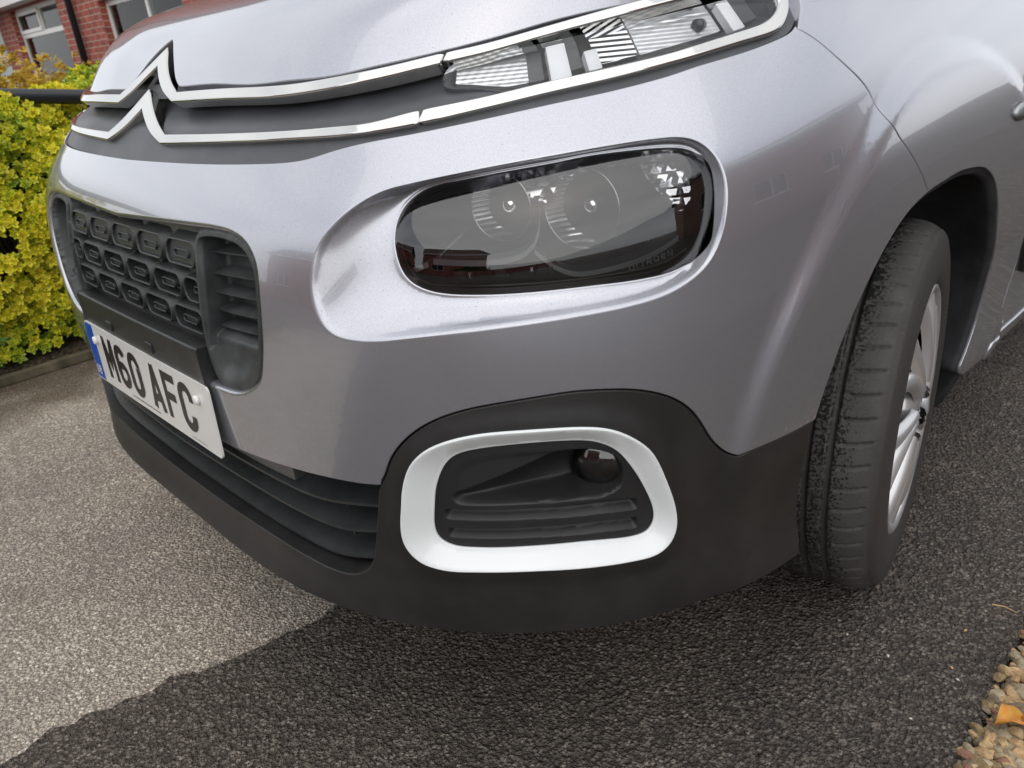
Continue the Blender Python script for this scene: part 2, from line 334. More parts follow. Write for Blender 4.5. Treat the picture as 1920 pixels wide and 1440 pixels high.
# outlines of the car's panels and trims as (arc position, height) on the body skin, metres
F = {
  'headlamp': [(0.592, 0.7686), (0.596, 0.7896), (0.605, 0.8023), (0.6194, 0.8121), (0.6422, 0.819), (0.6809, 0.8233), (0.7287, 0.828), (0.7957, 0.8329), (0.836, 0.8359), (0.8864, 0.8366), (0.937, 0.8348), (0.9616, 0.8311), (0.9764, 0.8236), (0.9836, 0.8148), (0.9846, 0.7996), (0.9817, 0.7798), (0.9748, 0.7528), (0.9658, 0.7324), (0.9465, 0.7154), (0.9195, 0.7071), (0.8783, 0.7051), (0.8161, 0.7064), (0.7565, 0.7061), (0.7027, 0.7064), (0.6562, 0.7086), (0.6338, 0.7126), (0.6122, 0.722), (0.6011, 0.7348), (0.5945, 0.7524)],
  'ridge': [(0.7943, 0.8416), (0.7283, 0.8371), (0.6653, 0.8309), (0.625, 0.8258), (0.5924, 0.8209), (0.5657, 0.8116), (0.5422, 0.7983), (0.5242, 0.7828), (0.5119, 0.7677), (0.5052, 0.7455), (0.5019, 0.7213), (0.5059, 0.6992), (0.5151, 0.6819), (0.5311, 0.6704), (0.5566, 0.6668), (0.5864, 0.6679), (0.6302, 0.6732), (0.671, 0.6773), (0.7103, 0.6806), (0.7544, 0.6831), (0.8102, 0.6853), (0.8539, 0.687), (0.9007, 0.6919), (0.9343, 0.703), (0.9573, 0.7189), (0.9728, 0.7418), (0.9826, 0.7682), (0.988, 0.7946), (0.9878, 0.809), (0.9821, 0.8259), (0.9702, 0.8377), (0.951, 0.844), (0.9112, 0.846), (0.8519, 0.8446)],
  'grille': [(0.0, 0.769), (0.2255, 0.7777), (0.3314, 0.7796), (0.3622, 0.777), (0.3859, 0.7711), (0.4033, 0.7607), (0.4163, 0.7441), (0.4204, 0.7143), (0.4193, 0.6828), (0.4145, 0.6492), (0.4085, 0.6277), (0.3947, 0.5947), (0.3786, 0.5803), (0.3534, 0.5663), (0.3244, 0.557), (0.2888, 0.5537), (0.252, 0.5541), (0.0, 0.5402)],
  'panel_low': [(0.0944, 0.8393), (0.2557, 0.8415), (0.3611, 0.8439), (0.4324, 0.8463), (0.4675, 0.8499), (0.5005, 0.8568), (0.5453, 0.8635), (0.6231, 0.8707), (0.7083, 0.8787), (0.7972, 0.8868), (0.8893, 0.8936), (0.9724, 0.9016), (1.0068, 0.9063), (1.096, 0.9155), (1.1466, 0.9223), (1.1742, 0.9267), (1.195, 0.9317), (1.2153, 0.9437), (1.2465, 0.9636)],
  'lo_top': [(0.1201, 0.8759), (0.2766, 0.8779), (0.422, 0.8806), (0.4943, 0.8828), (0.5474, 0.8847), (0.618, 0.8937), (0.7091, 0.9016), (0.8015, 0.9106), (0.898, 0.9181), (0.9831, 0.925), (1.0175, 0.9289), (1.1092, 0.9395), (1.1467, 0.9443), (1.1698, 0.9505), (1.1859, 0.9573), (1.1995, 0.9656)],
  'lo_bot': [(0.1293, 0.8643), (0.2833, 0.8679), (0.4269, 0.8714), (0.4987, 0.8728), (0.5509, 0.875), (0.6211, 0.8807), (0.7094, 0.8902), (0.7988, 0.8992), (0.8919, 0.9066), (0.9753, 0.9143), (1.0086, 0.9175), (1.0976, 0.9271), (1.1459, 0.932), (1.1686, 0.9362), (1.1912, 0.9466), (1.2172, 0.9646)],
  'up_top': [(0.1215, 0.9273), (0.2288, 0.9288), (0.3965, 0.9288), (0.5392, 0.9376), (0.6447, 0.9476), (0.7071, 0.9527), (0.8171, 0.9646), (0.9342, 0.9767)],
  'up_bot': [(0.114, 0.9157), (0.2379, 0.9165), (0.4033, 0.9171), (0.5438, 0.927), (0.6486, 0.9381), (0.7076, 0.9433), (0.814, 0.9551), (0.9265, 0.9659), (1.0236, 0.975)],
  'hood_edge': [(0.0966, 0.9348), (0.2078, 0.9359), (0.3814, 0.9359), (0.5295, 0.9439), (0.6396, 0.9528), (0.705, 0.959), (0.8217, 0.9715), (0.9297, 0.9814)],
  'clad_up': [(1.1392, 0.4674), (1.0108, 0.4691), (1.0, 0.4674), (0.9893, 0.4721), (0.9644, 0.4977), (0.9464, 0.5284), (0.9327, 0.5484), (0.9112, 0.5684), (0.8844, 0.5837), (0.8528, 0.5946), (0.8168, 0.6009), (0.7861, 0.6033), (0.7293, 0.5999), (0.6833, 0.5937), (0.6507, 0.5842), (0.6179, 0.5671), (0.5912, 0.5438), (0.5737, 0.5206), (0.5623, 0.4963), (0.5576, 0.4904)],
  'clad_low': [(0.553, 0.4707), (0.5481, 0.4503), (0.5297, 0.3845), (0.522, 0.361), (0.5122, 0.3435), (0.4963, 0.33), (0.4779, 0.3206), (0.4414, 0.3161), (0.3882, 0.3186), (0.2921, 0.3233), (0.2119, 0.3219), (0.1162, 0.3143)],
  'silver_bottom': [(0.5564, 0.4842), (0.5396, 0.4819), (0.4865, 0.479), (0.4142, 0.4751), (0.3236, 0.4687), (0.2332, 0.4636)],
  'white_outer': [(0.5839, 0.4581), (0.5897, 0.4839), (0.6025, 0.5145), (0.622, 0.535), (0.6481, 0.5486), (0.6882, 0.5585), (0.7448, 0.5599), (0.8016, 0.5551), (0.8309, 0.5461), (0.8569, 0.5281), (0.8759, 0.5073), (0.894, 0.4629), (0.9071, 0.4177), (0.9085, 0.3908), (0.9005, 0.3717), (0.8829, 0.3615), (0.8477, 0.3617), (0.7929, 0.3653), (0.73, 0.3695), (0.667, 0.3694), (0.623, 0.3685), (0.5928, 0.3768), (0.5775, 0.3976), (0.5765, 0.4221)],
  'white_inner': [(0.6136, 0.4485), (0.6205, 0.4798), (0.6346, 0.51), (0.6494, 0.5248), (0.6736, 0.5327), (0.7229, 0.5375), (0.7836, 0.5354), (0.8145, 0.5287), (0.8398, 0.5124), (0.8565, 0.4891), (0.8728, 0.4573), (0.8876, 0.4169), (0.8886, 0.3972), (0.8803, 0.3834), (0.8624, 0.3806), (0.7971, 0.3876), (0.7309, 0.3899), (0.6647, 0.3893), (0.6288, 0.3912), (0.6115, 0.4019), (0.609, 0.4207)],
  'fog_hole': [(0.6367, 0.4769), (0.6454, 0.5031), (0.6632, 0.5164), (0.6922, 0.5231), (0.7418, 0.5253), (0.7851, 0.5226), (0.8103, 0.5183), (0.8361, 0.506), (0.8477, 0.4904), (0.85, 0.4737), (0.8447, 0.4561), (0.8273, 0.4488), (0.7873, 0.4492), (0.7231, 0.452), (0.6584, 0.4511), (0.6419, 0.4519), (0.6345, 0.4615)],
  'seam': [(1.1996, 0.933), (1.2062, 0.929), (1.218, 0.9208), (1.244, 0.8924), (1.2752, 0.8573), (1.283, 0.8327), (1.3, 0.8021), (1.3399, 0.7699), (1.3796, 0.7378), (1.4106, 0.7085)],
  'arch': [(1.124, 0.236), (1.126, 0.35), (1.1399, 0.4639), (1.1696, 0.5302), (1.1897, 0.5644), (1.2113, 0.5929), (1.2776, 0.6574), (1.3428, 0.6935), (1.416, 0.7096), (1.4712, 0.7131), (1.535, 0.7152), (1.6072, 0.7089), (1.6625, 0.6976), (1.7218, 0.6692), (1.7661, 0.6296), (1.8003, 0.5853), (1.8612, 0.4804), (1.8653, 0.3709), (1.8392, 0.3123), (1.8206, 0.2786), (1.878, 0.25)],
  'drl': [(0.6438, 0.9192), (0.6522, 0.9317), (0.6817, 0.9368), (0.7884, 0.9449), (0.881, 0.9517), (0.9753, 0.9592), (1.0706, 0.967), (1.1299, 0.9717), (1.2204, 0.9662), (1.1938, 0.9522), (1.1675, 0.946), (1.1345, 0.9411), (1.0368, 0.9298), (0.9473, 0.9209), (0.8621, 0.9135), (0.7802, 0.906), (0.7406, 0.9033), (0.7009, 0.9082), (0.6457, 0.9139)],
}

# ---------------------------------------------------------------- skin panels
def resamp(c, n):
    c = np.array(c, float); L = np.concatenate([[0], np.cumsum(np.linalg.norm(np.diff(c, axis=0), axis=1))]); t = np.linspace(0, L[-1], n)
    return np.stack([np.interp(t, L, c[:, 0]), np.interp(t, L, c[:, 1])], 1)

def zero(s, z): return np.zeros_like(s)
def panel(name, outer, holes=(), d=zero, step=.010, refine=(), roll=.0016, depth=.012, m=None, parent=None, hole_roll=None, hole_depth=None, surf=None, crease=()):
    """A pressed or moulded panel cut out of the body skin, with rolled edges turned inwards."""
    surf = surf or (lambda s, z, dd: SURF(s, z, dd))
    loops = [np.array(outer)]+[np.array(h) for h in holes]
    # orient: outer ccw, holes cw
    def area(p): return .5*np.sum(p[:, 0]*np.roll(p[:, 1], -1)-np.roll(p[:, 0], -1)*p[:, 1])
    for i, l in enumerate(loops):
        if (area(l) > 0) != (i == 0): loops[i] = l[::-1]
    lo = loops[0].min(0); hi = loops[0].max(0)
    def hexgrid(lo, hi, st):
        xs = np.arange(lo[0], hi[0], st); ys = np.arange(lo[1], hi[1], st*.866)
        X, Y = np.meshgrid(xs, ys); X = X+(np.arange(len(ys)) % 2)[:, None]*st*.5
        return np.stack([X.ravel(), Y.ravel()], 1)
    G = hexgrid(lo, hi, step); G = G[inside(G, loops[0])]
    for poly, dd, st in refine:
        poly = np.array(poly)
        G = G[dist(G, poly, False) > dd]
        g = hexgrid(poly.min(0)-dd, poly.max(0)+dd, st); g = g[inside(g, loops[0])]; g = g[dist(g, poly, False) <= dd]
        if len(G): G = np.vstack([G, g])
    for l in loops[1:]: G = G[~inside(G, l)]
    for l in loops:
        es = np.median(np.linalg.norm(np.roll(l, -1, 0)-l, axis=1)); G = G[dist(G, l) > .6*min(es, step)]
    pts = []; edges = []
    for l in loops:
        k = len(pts); pts += [Vector((float(a), float(b))) for a, b in l]; edges += [(k+i, k+(i+1) % len(l)) for i in range(len(l))]
    nb = len(pts)
    for l in crease:
        l = np.array(l); k = len(pts); pts += [Vector((float(a), float(b))) for a, b in l]; edges += [(k+i, k+(i+1) % len(l)) for i in range(len(l))]
        es = np.median(np.linalg.norm(np.roll(l, -1, 0)-l, axis=1)); G = G[dist(G, l) > .5*es]
    pts += [Vector((float(a), float(b))) for a, b in G]
    vs, es_, fs, ov, _, _ = delaunay_2d_cdt(pts, edges, [], 0, 1e-6)
    P = np.array([tuple(v) for v in vs]); F = np.array([f for f in fs if len(f) == 3])
    cen = P[F].mean(1); keep = inside(cen, loops[0])
    for l in loops[1:]: keep &= ~inside(cen, l)
    F = F[keep]
    a2 = (P[F[:, 1], 0]-P[F[:, 0], 0])*(P[F[:, 2], 1]-P[F[:, 0], 1])-(P[F[:, 2], 0]-P[F[:, 0], 0])*(P[F[:, 1], 1]-P[F[:, 0], 1])
    F = F[np.abs(a2) > 1e-12]; a2 = a2[np.abs(a2) > 1e-12]; F[a2 < 0] = F[a2 < 0][:, ::-1]
    def S(q): return surf(q[:, 0], q[:, 1], d(q[:, 0], q[:, 1]))
    e = 5e-4
    def frame(q):
        a = (S(q+[e, 0])-S(q-[e, 0])); b = (S(q+[0, e])-S(q-[0, e])); n = np.cross(a, b)
        n /= np.linalg.norm(n, axis=1)[:, None]+1e-15; return a/(2*e), b/(2*e), n
    X = S(P); _, _, NV = frame(P)
    V = [X]; NN = [NV]; FF = [tuple(f) for f in F]; k = len(X)
    src = np.full(nb, -1)
    for i, o in enumerate(ov):
        for j in o:
            if j < nb: src[j] = i
    base = 0
    for li, l in enumerate(loops):
        n_ = len(l); idx = src[base:base+n_]; base += n_
        A, B, Nn = frame(l); T = np.roll(l, -1, 0)-np.roll(l, 1, 0)
        t3 = A*T[:, :1]+B*T[:, 1:]; t3 /= np.linalg.norm(t3, axis=1)[:, None]+1e-12
        out = np.cross(t3, Nn); X0 = S(l)
        r = roll if li == 0 else ((hole_roll[li-1] if isinstance(hole_roll, (list, tuple)) else hole_roll) if hole_roll is not None else roll); dp = depth if li == 0 else (hole_depth if hole_depth is not None else depth)
        r = np.minimum(r, 1)
        prev = idx
        for a in (25, 50, 75, 90, None):
            if a is None: Xr = X0+out*r-Nn*dp; nr = out
            else:
                c, s_ = math.cos(R(a)), math.sin(R(a)); Xr = X0+out*r*s_-Nn*r*(1-c); nr = Nn*c+out*s_
            V.append(Xr); NN.append(nr); cur = np.arange(k, k+n_); k += n_
            for i in range(n_):
                j = (i+1) % n_
                if prev[i] < 0 or prev[j] < 0: continue
                FF.append((prev[i], cur[i], cur[j], prev[j]))
            prev = cur
    return mesh(name, np.vstack(V), FF, m, parent, True, normals=np.vstack(NN))
def strip(name, C1, C2, d1, d2, m, parent, n=3):      # ruled strip between two skin curves with own depths
    c1 = np.array(C1); c2 = np.array(C2); k = len(c1); V = []
    for j in range(n):
        t = j/(n-1); q = c1*(1-t)+c2*t; V.append(SURF(q[:, 0], q[:, 1], d1*(1-t)+d2*t))
    V = np.vstack(V); F = [(j*k+i, j*k+i+1, (j+1)*k+i+1, (j+1)*k+i) for j in range(n-1) for i in range(k-1)]
    return mesh(name, V, F, m, parent, True)
car = empty('parked_car', (0, .9, 0)); CAR = car
tag(car, 'silver lilac metallic van-like car on the tarmac drive, seen from its front corner', 'car')
def P_(o, parent=None):
    o.parent = parent or CAR
    if (parent or CAR) is CAR: o.location = (o.location[0], o.location[1]-.9, o.location[2])
    return o

def field(P, A, B):                     # 0 on outline A, 1 on outline B, smooth in between
    def w(poly):
        q = resamp(np.vstack([poly, poly[:1]]), 700)[:-1]; out = np.empty(len(P)); l = np.linalg.norm(q[1]-q[0])
        for k in range(0, len(P), 2000):
            r2 = ((P[k:k+2000, None]-q)**2).sum(2)+(.0006)**2; out[k:k+2000] = (l/r2**1.5).sum(1)
        return np.sqrt(out)
    a = w(A); b = w(B); t1 = b/(a+b); da = dist(P, A); db = dist(P, B); t2 = da/(da+db+1e-9); k = np.clip((np.minimum(da, db)-.001)/.003, 0, 1)
    return t2*(1-k)+t1*k
def lamp_depth(s, z): return np.interp(np.abs(s), [.42, .60, .80, .95], [.045, .034, .022, .017])
ridge = smooth_curve(F['ridge'], .004, True); lampo = smooth_curve(F['headlamp'], .004, True)
def d_body(s, z):
    q = np.stack([np.abs(s), z], 1); out = np.zeros(len(q))
    m_ = (q[:, 0] > .47) & (q[:, 0] < 1.01) & (q[:, 1] > .64) & (q[:, 1] < .87)
    if m_.any():
        p = q[m_]; i1 = inside(p, ridge)
        if i1.any():
            pp = p[i1]; a = dist(pp, ridge); ins = inside(pp, lampo); t = np.where(ins, 1., field(pp, ridge, lampo))
            t = np.clip(t*np.clip(a/.006, 0, 1)**.7, 0, 1)
            f = 1-(1-t)**1.75; r = np.zeros(len(p)); r[i1] = f*lamp_depth(pp[:, 0], 0); out[m_] = r
    return out
# outlines
clad_up = smooth_curve(F['clad_up'][:3], .004); clad_up = join(clad_up[:-1], smooth_curve(F['clad_up'][2:], .004))
clad_low = smooth_curve(F['clad_low'][:-1]+[(.11, .3190), (.0, .3175)], .005)
arch = smooth_curve(F['arch'], .004); seam = smooth_curve(F['seam'], .004)
panel_low = smooth_curve([(0, .8385)]+F['panel_low'], .006)
grille_half = smooth_curve(F['grille'], .004)
grille = join(grille_half, mir(grille_half))
silver_b = smooth_curve(F['silver_bottom']+[(.0, .460)], .006)
# front cover: silver skin from the trim panel down to the cladding
i_ar = np.argmin(np.hypot(*(arch-seam[-1]).T)); i_lo = np.argmin(np.hypot(*(arch-clad_up[0]).T))
pl_end = np.argmin(np.hypot(*(panel_low-np.array([1.1996, .9330])).T))
right = join(panel_low[:pl_end+1], seam, arch[i_lo:i_ar+1][::-1], clad_up, silver_b)
cover = join(right, mir(right))
def offs(poly, dd, ref=None):             # parallel outline dd further inwards
    T = np.roll(poly, -1, 0)-np.roll(poly, 1, 0); T /= np.linalg.norm(T, axis=1)[:, None]; Nn = np.stack([-T[:, 1], T[:, 0]], 1)
    if (Nn*(poly.mean(0)-poly)).sum() < 0: Nn = -Nn
    return poly+Nn*dd
rings_ = [ridge]+[offs(ridge, q) for q in (-.0035, -.0015, .0015, .0035, .006)]
cv = panel('bumper_cover', cover, [lampo, mir(lampo), grille], d_body, .011, [(np.vstack([q, q[:1]]), w_, s_) for q, w_, s_ in ((ridge, .030, .0045), (mir(ridge), .02, .008), (lampo, .012, .0040), (grille, .012, .005))], .0016, .014, M['paint'], hole_roll=[.0028, .0028, .0065], hole_depth=.030, crease=rings_+[mir(ridge)])
P_(cv)
# front wings
i_a0 = np.argmin(np.hypot(*(arch-seam[-1]).T))
top = [(1.205, .9345), (1.218, .9445), (1.236, .956), (1.252, .975), (1.256, 1.0), (1.25, 1.04), (1.24, 1.10)]
wing = join(smooth_curve(top, .006), [(x, 1.10) for x in np.arange(1.26, 2.06, .01)], smooth_curve([(2.06, 1.1), (2.07, .8), (2.06, .5), (2.03, .34)], .008), smooth_curve([(2.03, .34), (2.015, .245)], .008), smooth_curve([(2.01, .235), (1.88, .249)], .008), arch[i_a0:][::-1]+[0, 0], (seam+[.0045, .001])[::-1])
w1 = P_(panel('front_wing', wing, [], zero, .012, [], .0014, .02, M['paint'])); mirror(w1, CAR).location = w1.location
# front door and sill
door = join([(x, 1.10) for x in np.arange(2.066, 3.1, .02)], smooth_curve([(3.1, 1.1), (3.1, .28)], .01), smooth_curve([(3.08, .27), (2.038, .27)], .01), smooth_curve([(2.036, .34), (2.066, .5), (2.076, .8), (2.066, 1.09)], .008))
o = P_(panel('front_door', door, [], zero, .02, [], .0014, .02, M['paint'])); mirror(o, CAR).location = o.location
sill = join(smooth_curve([(2.022, .264), (3.1, .264)], .02), smooth_curve([(3.1, .215), (2.012, .232)], .02))
o = P_(panel('sill', sill, [], lambda s, z: -.004+0*s, .02, [], .004, .03, M['paint'])); mirror(o, CAR).location = o.location
mould = join(smooth_curve([(2.10, .49), (3.1, .49)], .02), smooth_curve([(3.1, .37), (2.25, .37), (2.14, .40)], .01))
o = P_(panel('door_moulding', mould, [], lambda s, z: -.012+0*s, .02, [], .006, .014, M['black_plastic'])); mirror(o, CAR).location = o.location

# bonnet: height field cut out along the trim line, with the notch for the upper chevron
he = smooth_curve([(.11, .9345)]+F['hood_edge'][1:]+[(1.03, .9895), (1.13, .996)], .006)
hx = SURF(he[:, 0], he[:, 1]+.0035)[:, :2]; hx = hx[hx[:, 0] > .099]
notch = smooth_curve([(.0, .161), (.006, .159), (.045, .137), (.080, .1175), (.0990, .1120)], .004)
back = [(hx[-1, 0], hx[-1, 1]), (.80, .75), (.80, 1.15)]
half = join(notch, hx, smooth_curve(back[:2], .01), smooth_curve(back[1:], .01), [(.8-.02*i, 1.15) for i in range(1, 41)])
hood_o = join(half, mir(half))
def hsurf(s, z, dd): return np.stack([s, z, hood_z(s, z)-.003-dd], -1)
P_(panel('bonnet', hood_o, [], zero, .014, [(hx, .03, .006), (mir(hx), .03, .006), (join(notch[::-1]*[-1, 1], notch), .03, .006)], .0022, .020, M['paint'], surf=hsurf))

# matte trim panel behind the chrome bars
up_z = lambda s: np.interp(np.abs(s), [0, .11, .24, .40, .54, .65, .71, .81, .93, 1.02, 1.12, 1.21], [.9155, .9155, .9165, .9171, .927, .938, .9433, .9551, .966, .975, .983, .99])
lo_z = lambda s: np.interp(np.abs(s), [0, .11, .28, .42, .55, .62, .71, .80, .90, .98, 1.05, 1.11, 1.15, 1.19], [.876, .876, .878, .881, .885, .894, .902, .911, .918, .925, .933, .940, .945, .957])
def d_trim(s, z):
    a = lo_z(s); b = up_z(s); t = np.clip((z-a)/(b-a), 0, 1.)
    deep = .006+.028*_sm(t/.75)
    deep = np.where(z > b, .016, deep)
    return deep
tp_top = smooth_curve([(.0, .9365), (.11, .9365)]+[(a, b_+.003) for a, b_ in F['hood_edge'][1:]]+[(1.03, .991), (1.13, .998), (1.235, 1.0)], .006)
drl = smooth_curve(F['drl']+[], .004, True)
trim_r = join(tp_top, smooth_curve([(1.240, .995), (1.236, .966)], .004), smooth_curve(([(0, .8385)]+F['panel_low'][:-1])[::-1], .006)[:])
trim_r = trim_r-[0, .0]; trim_r = join(np.where(True, trim_r, 0))
trim = join(trim_r, mir(trim_r)); 
tr_in = trim.copy()
P_(panel('grille_trim', tr_in, [drl, mir(drl)], d_trim, .009, [(np.stack([np.linspace(-1.18, 1.18, 300), up_z(np.linspace(-1.18, 1.18, 300))], 1), .012, .004)], .0008, .02, M['grey_plastic'], hole_depth=.02))
# raised triangles of trim carrying the two chevrons
def offc(c, dd, ref):                    # open curve moved sideways: towards ref
    c = np.array(c); T = np.gradient(c, axis=0); T /= np.linalg.norm(T, axis=1)[:, None]; Nn = np.stack([-T[:, 1], T[:, 0]], 1)
    k = np.argmin(np.hypot(*(c-np.array(ref)).T))
    if (np.array(ref)-c[k])@Nn[k] < 0: Nn = -Nn
    return c+Nn*dd
def chev(xf, zf, za, curve=.006, n=14):  # flank from foot (xf, zf) to apex (0, za), slightly hollow
    t = np.linspace(0, 1, n); x = xf*(1-t); z = zf+(za-zf)*t-curve*np.sin(math.pi*t)*.9
    return np.stack([x, z], 1)
def bar(name, outl, d, roll=.0032, depth=.020, m=None, par=None, step=.007):
    return panel(name, outl, [], d, step, [], roll, depth, m or M['chrome'], par)
dch = lambda s, z: -.004+0*s
def chev_d(zf, za): return lambda s, z: np.where(np.abs(s) < .13, -.004+.004*np.clip((z-zf)/(za-zf), 0, 1), -.004)
def split_bar(top, bot, s0, s1):
    T = top[(top[:, 0] >= s0) & (top[:, 0] <= s1)]; B_ = bot[(bot[:, 0] >= s0) & (bot[:, 0] <= s1)]
    return T, B_
i_ = .0014
# lower bar
lt = smooth_curve([(.118, .8752)]+F['lo_top'][1:]+[(1.208, .985)], .005); lb = smooth_curve([(.110, .8635)]+F['lo_bot'][1:]+[(1.232, .985)], .005)
gap = .622
T, B_ = lt[lt[:, 0] < gap-.002], lb[lb[:, 0] < gap-.002]
outer_c = chev(.112, .8732, .9305); inner_c = chev(.107, .8655, .9085)
T = T-[0, .0020]; B_ = B_+[0, .0020]
oR = join(T[::-1], outer_c); oL = mir(oR)[:]; 
up_line = join(mir(join(outer_c[::-1], T)), join(outer_c[::-1], T)); dn_line = join(mir(join(inner_c[::-1], B_)), join(inner_c[::-1], B_))
b1 = P_(bar('chrome_bar', join(up_line, dn_line[::-1]), chev_d(.876, .93), .0030, .018))
T, B_ = lt[lt[:, 0] > gap+.002], lb[lb[:, 0] > gap+.002]
T = offc(T, .0022, (.9, .80)); B_ = offc(B_, .0022, (.6, 1.2))
o = P_(bar('chrome_bar', join(T, B_[::-1]), dch, .0030, .018)); mirror(o, CAR).location = o.location
# upper bar
ut = smooth_curve([(.116, .9275)]+F['up_top'][1:]+[(1.03, .9857), (1.13, .993), (1.20, .997)], .005); ub = smooth_curve([(.110, .9152)]+F['up_bot'][1:]+[(1.11, .9825), (1.19, .987)], .005)
gap = .645
T, B_ = ut[ut[:, 0] < gap-.002], ub[ub[:, 0] < gap-.002]
outer_c = chev(.110, .9255, .9850); inner_c = chev(.106, .9172, .9650)
T = T-[0, .0020]; B_ = B_+[0, .0020]
up_line = join(mir(join(outer_c[::-1], T)), join(outer_c[::-1], T)); dn_line = join(mir(join(inner_c[::-1], B_)), join(inner_c[::-1], B_))
P_(bar('chrome_bar', join(up_line, dn_line[::-1]), chev_d(.93, .985), .0030, .018))
T, B_ = ut[ut[:, 0] > gap+.002], ub[ub[:, 0] > gap+.002]
T = offc(T, .0022, (.9, .80)); B_ = offc(B_, .0022, (.6, 1.2))
o = P_(bar('chrome_bar', join(T, B_[::-1]), dch, .0030, .018)); mirror(o, CAR).location = o.location

# lower cladding with the air intake opening
clad_in = offc(clad_up, .0056, (.75, .45))
half_c = join(np.vstack([arch[:i_lo][np.argmax(arch[:i_lo, 1] > .260):-1]]), clad_in, smooth_curve([clad_in[-1], F['clad_low'][0]], .004), clad_low)
lipc = smooth_curve([(.0, .262), (.5, .262), (.8, .260), (1.0, .260), (1.124, .262)], .006)
clad = join(lipc, half_c, mir(half_c), mir(lipc))
wo_ = smooth_curve(F['white_outer'], .004, True); wi_ = smooth_curve(F['white_inner'], .004, True)
def d_clad(s, z):
    a = np.abs(s)
    d = np.full(len(a), .0015)
    q = np.stack([a, z], 1); f = np.zeros(len(q)); m_ = (a > .53) & (a < .96) & (z > .31) & (z < .60)
    if m_.any(): f[m_] = -.004*(1-_sm(dist(q[m_], wo_)/.035))         # raised bead round the white ring
    return d+f
P_(panel('lower_bumper', clad, [wo_, mir(wo_)], d_clad, .010, [(np.vstack([wo_, wo_[:1]]), .03, .006)], .0022, .03, M['black_plastic'], hole_depth=.012))
tray = clad_low[::-1]; tray = join(mir(tray), tray)
strip('intake_tray', tray-[0, .0025], tray+[0, .004], .006, .085, M['gloss_black'], None, 6); P_(bpy.data.objects['intake_tray'])
# white ring round the fog lamp: a funnel from the cladding down to the insert
def d_ring(s, z):
    q = np.stack([np.abs(s), z], 1); t = np.where(inside(q, wi_), 1., np.where(inside(q, wo_), field(q, wo_, wi_), 0.))
    return -.0050+.0190*t
ro = smooth_curve(F['white_outer'], .004, True)
r1_ = P_(panel('fog_light_surround', ro, [wi_], d_ring, .0045, [], .0014, .008, M['white'], hole_roll=.002, hole_depth=.012)); mirror(r1_, CAR).location = r1_.location
# black insert with scooped pocket and two ribs
fh = smooth_curve(F['fog_hole'], .004, True)
RIBS = (((.4461, .4470, .4432, .4370), (.4380, .4378, .4330, .4270), (.4296, .4294, .4240, .4185)), ((.4178, .4181, .4138, .4080), (.4103, .4101, .4050, .3995), (.4018, .4016, .3958, .3900)))
def d_ins(s, z):
    a = np.abs(s); q = np.stack([a, z], 1); d = np.full(len(q), .018)
    ins = inside(q, fh); e = np.where(ins, dist(q, fh), 0)
    k = np.clip((a-.63)/.20, 0, 1)
    # half cone deepening towards the lamp
    axis = .452+.026*k; rad = .010+.042*k; rr = np.abs(z-axis)/rad
    cone = (.010+.055*k)*np.clip(1-rr**2*.55, .15, 1)
    d = d+np.where(ins, _sm(e/.012)*cone, 0)
    for zt_, zm_, zb_ in RIBS:
        tp, md, bt = [np.interp(a, [.63, .735, .822, .865], q) for q in (zt_, zm_, zb_)]
        env = _sm((a-.622)/.012)*_sm((.870-a)/.012)
        d = d+.011*env*np.where(z > md, _sm((tp-z)/.0025), np.clip((z-bt)/(md-bt), 0, 1))
    return d
wi_o = np.array(wi_); cen = wi_o.mean(0); wi_big = cen+(wi_o-cen)*1.02
def rib_loops():
    out = []
    for zt_, zm_, zb_ in RIBS:
        a = np.linspace(.624, .868, 110); tp, md, bt = [np.interp(a, [.63, .735, .822, .865], q) for q in (zt_, zm_, zb_)]
        for u, v in ((tp+.0004, bt-.0004), (tp-.0028, md)):
            out.append(np.vstack([np.stack([a, v], 1), np.stack([a[::-1], u[::-1]], 1)]))
    return out
ribl = np.array([(.62, .446), (.73, .447), (.87, .437), (.87, .42), (.73, .43), (.62, .43), (.62, .417), (.73, .418), (.87, .407), (.87, .39), (.73, .402), (.62, .402)])
ins_ = P_(panel('fog_light_insert', wi_big, [], d_ins, .0028, [(ribl, .007, .0018)], .001, .02, M['gloss_black'], crease=rib_loops())); mirror(ins_, CAR).location = ins_.location
def dome(name, c, n, r, h, m, parent, seg=36, rings=8):
    c = np.array(c, float); n = np.array(n, float)/np.linalg.norm(n); u = np.cross(n, (0, 0, 1.)); u /= np.linalg.norm(u); v = np.cross(n, u); V = [c+n*h]; Fa = []
    for k in range(1, rings+1):
        a = k/rings*math.pi/2
        V += [c+n*h*math.cos(a)+r*math.sin(a)*(math.cos(t)*u+math.sin(t)*v) for t in np.arange(seg)*2*math.pi/seg]
    for j in range(seg): Fa.append((0, 1+j, 1+(j+1) % seg))
    for k in range(rings-1):
        for j in range(seg): Fa.append((1+k*seg+j, 1+(k+1)*seg+j, 1+(k+1)*seg+(j+1) % seg, 1+k*seg+(j+1) % seg))
    return mesh(name, V, Fa, m, parent, True)
ph_ = plan(np.array([.83]))[2][0]
fl_c = SURF(np.array([.836]), np.array([.476]), .056)[0]; fn = np.array([.60, -.76, .16])
fo = P_(dome('fog_light', fl_c, fn, .040, .020, M['lens_smoke'], None))
rf = dome('fog_light_reflector', fl_c-fn*.004, -fn, .038, .03, M['reflector_cell'], None); rf.parent = fo
tb = MB().tube([fl_c-fn*.02, fl_c+fn*.004], .0425, 36, False).build('fog_light_rim', M['lamp_black'], fo, True)

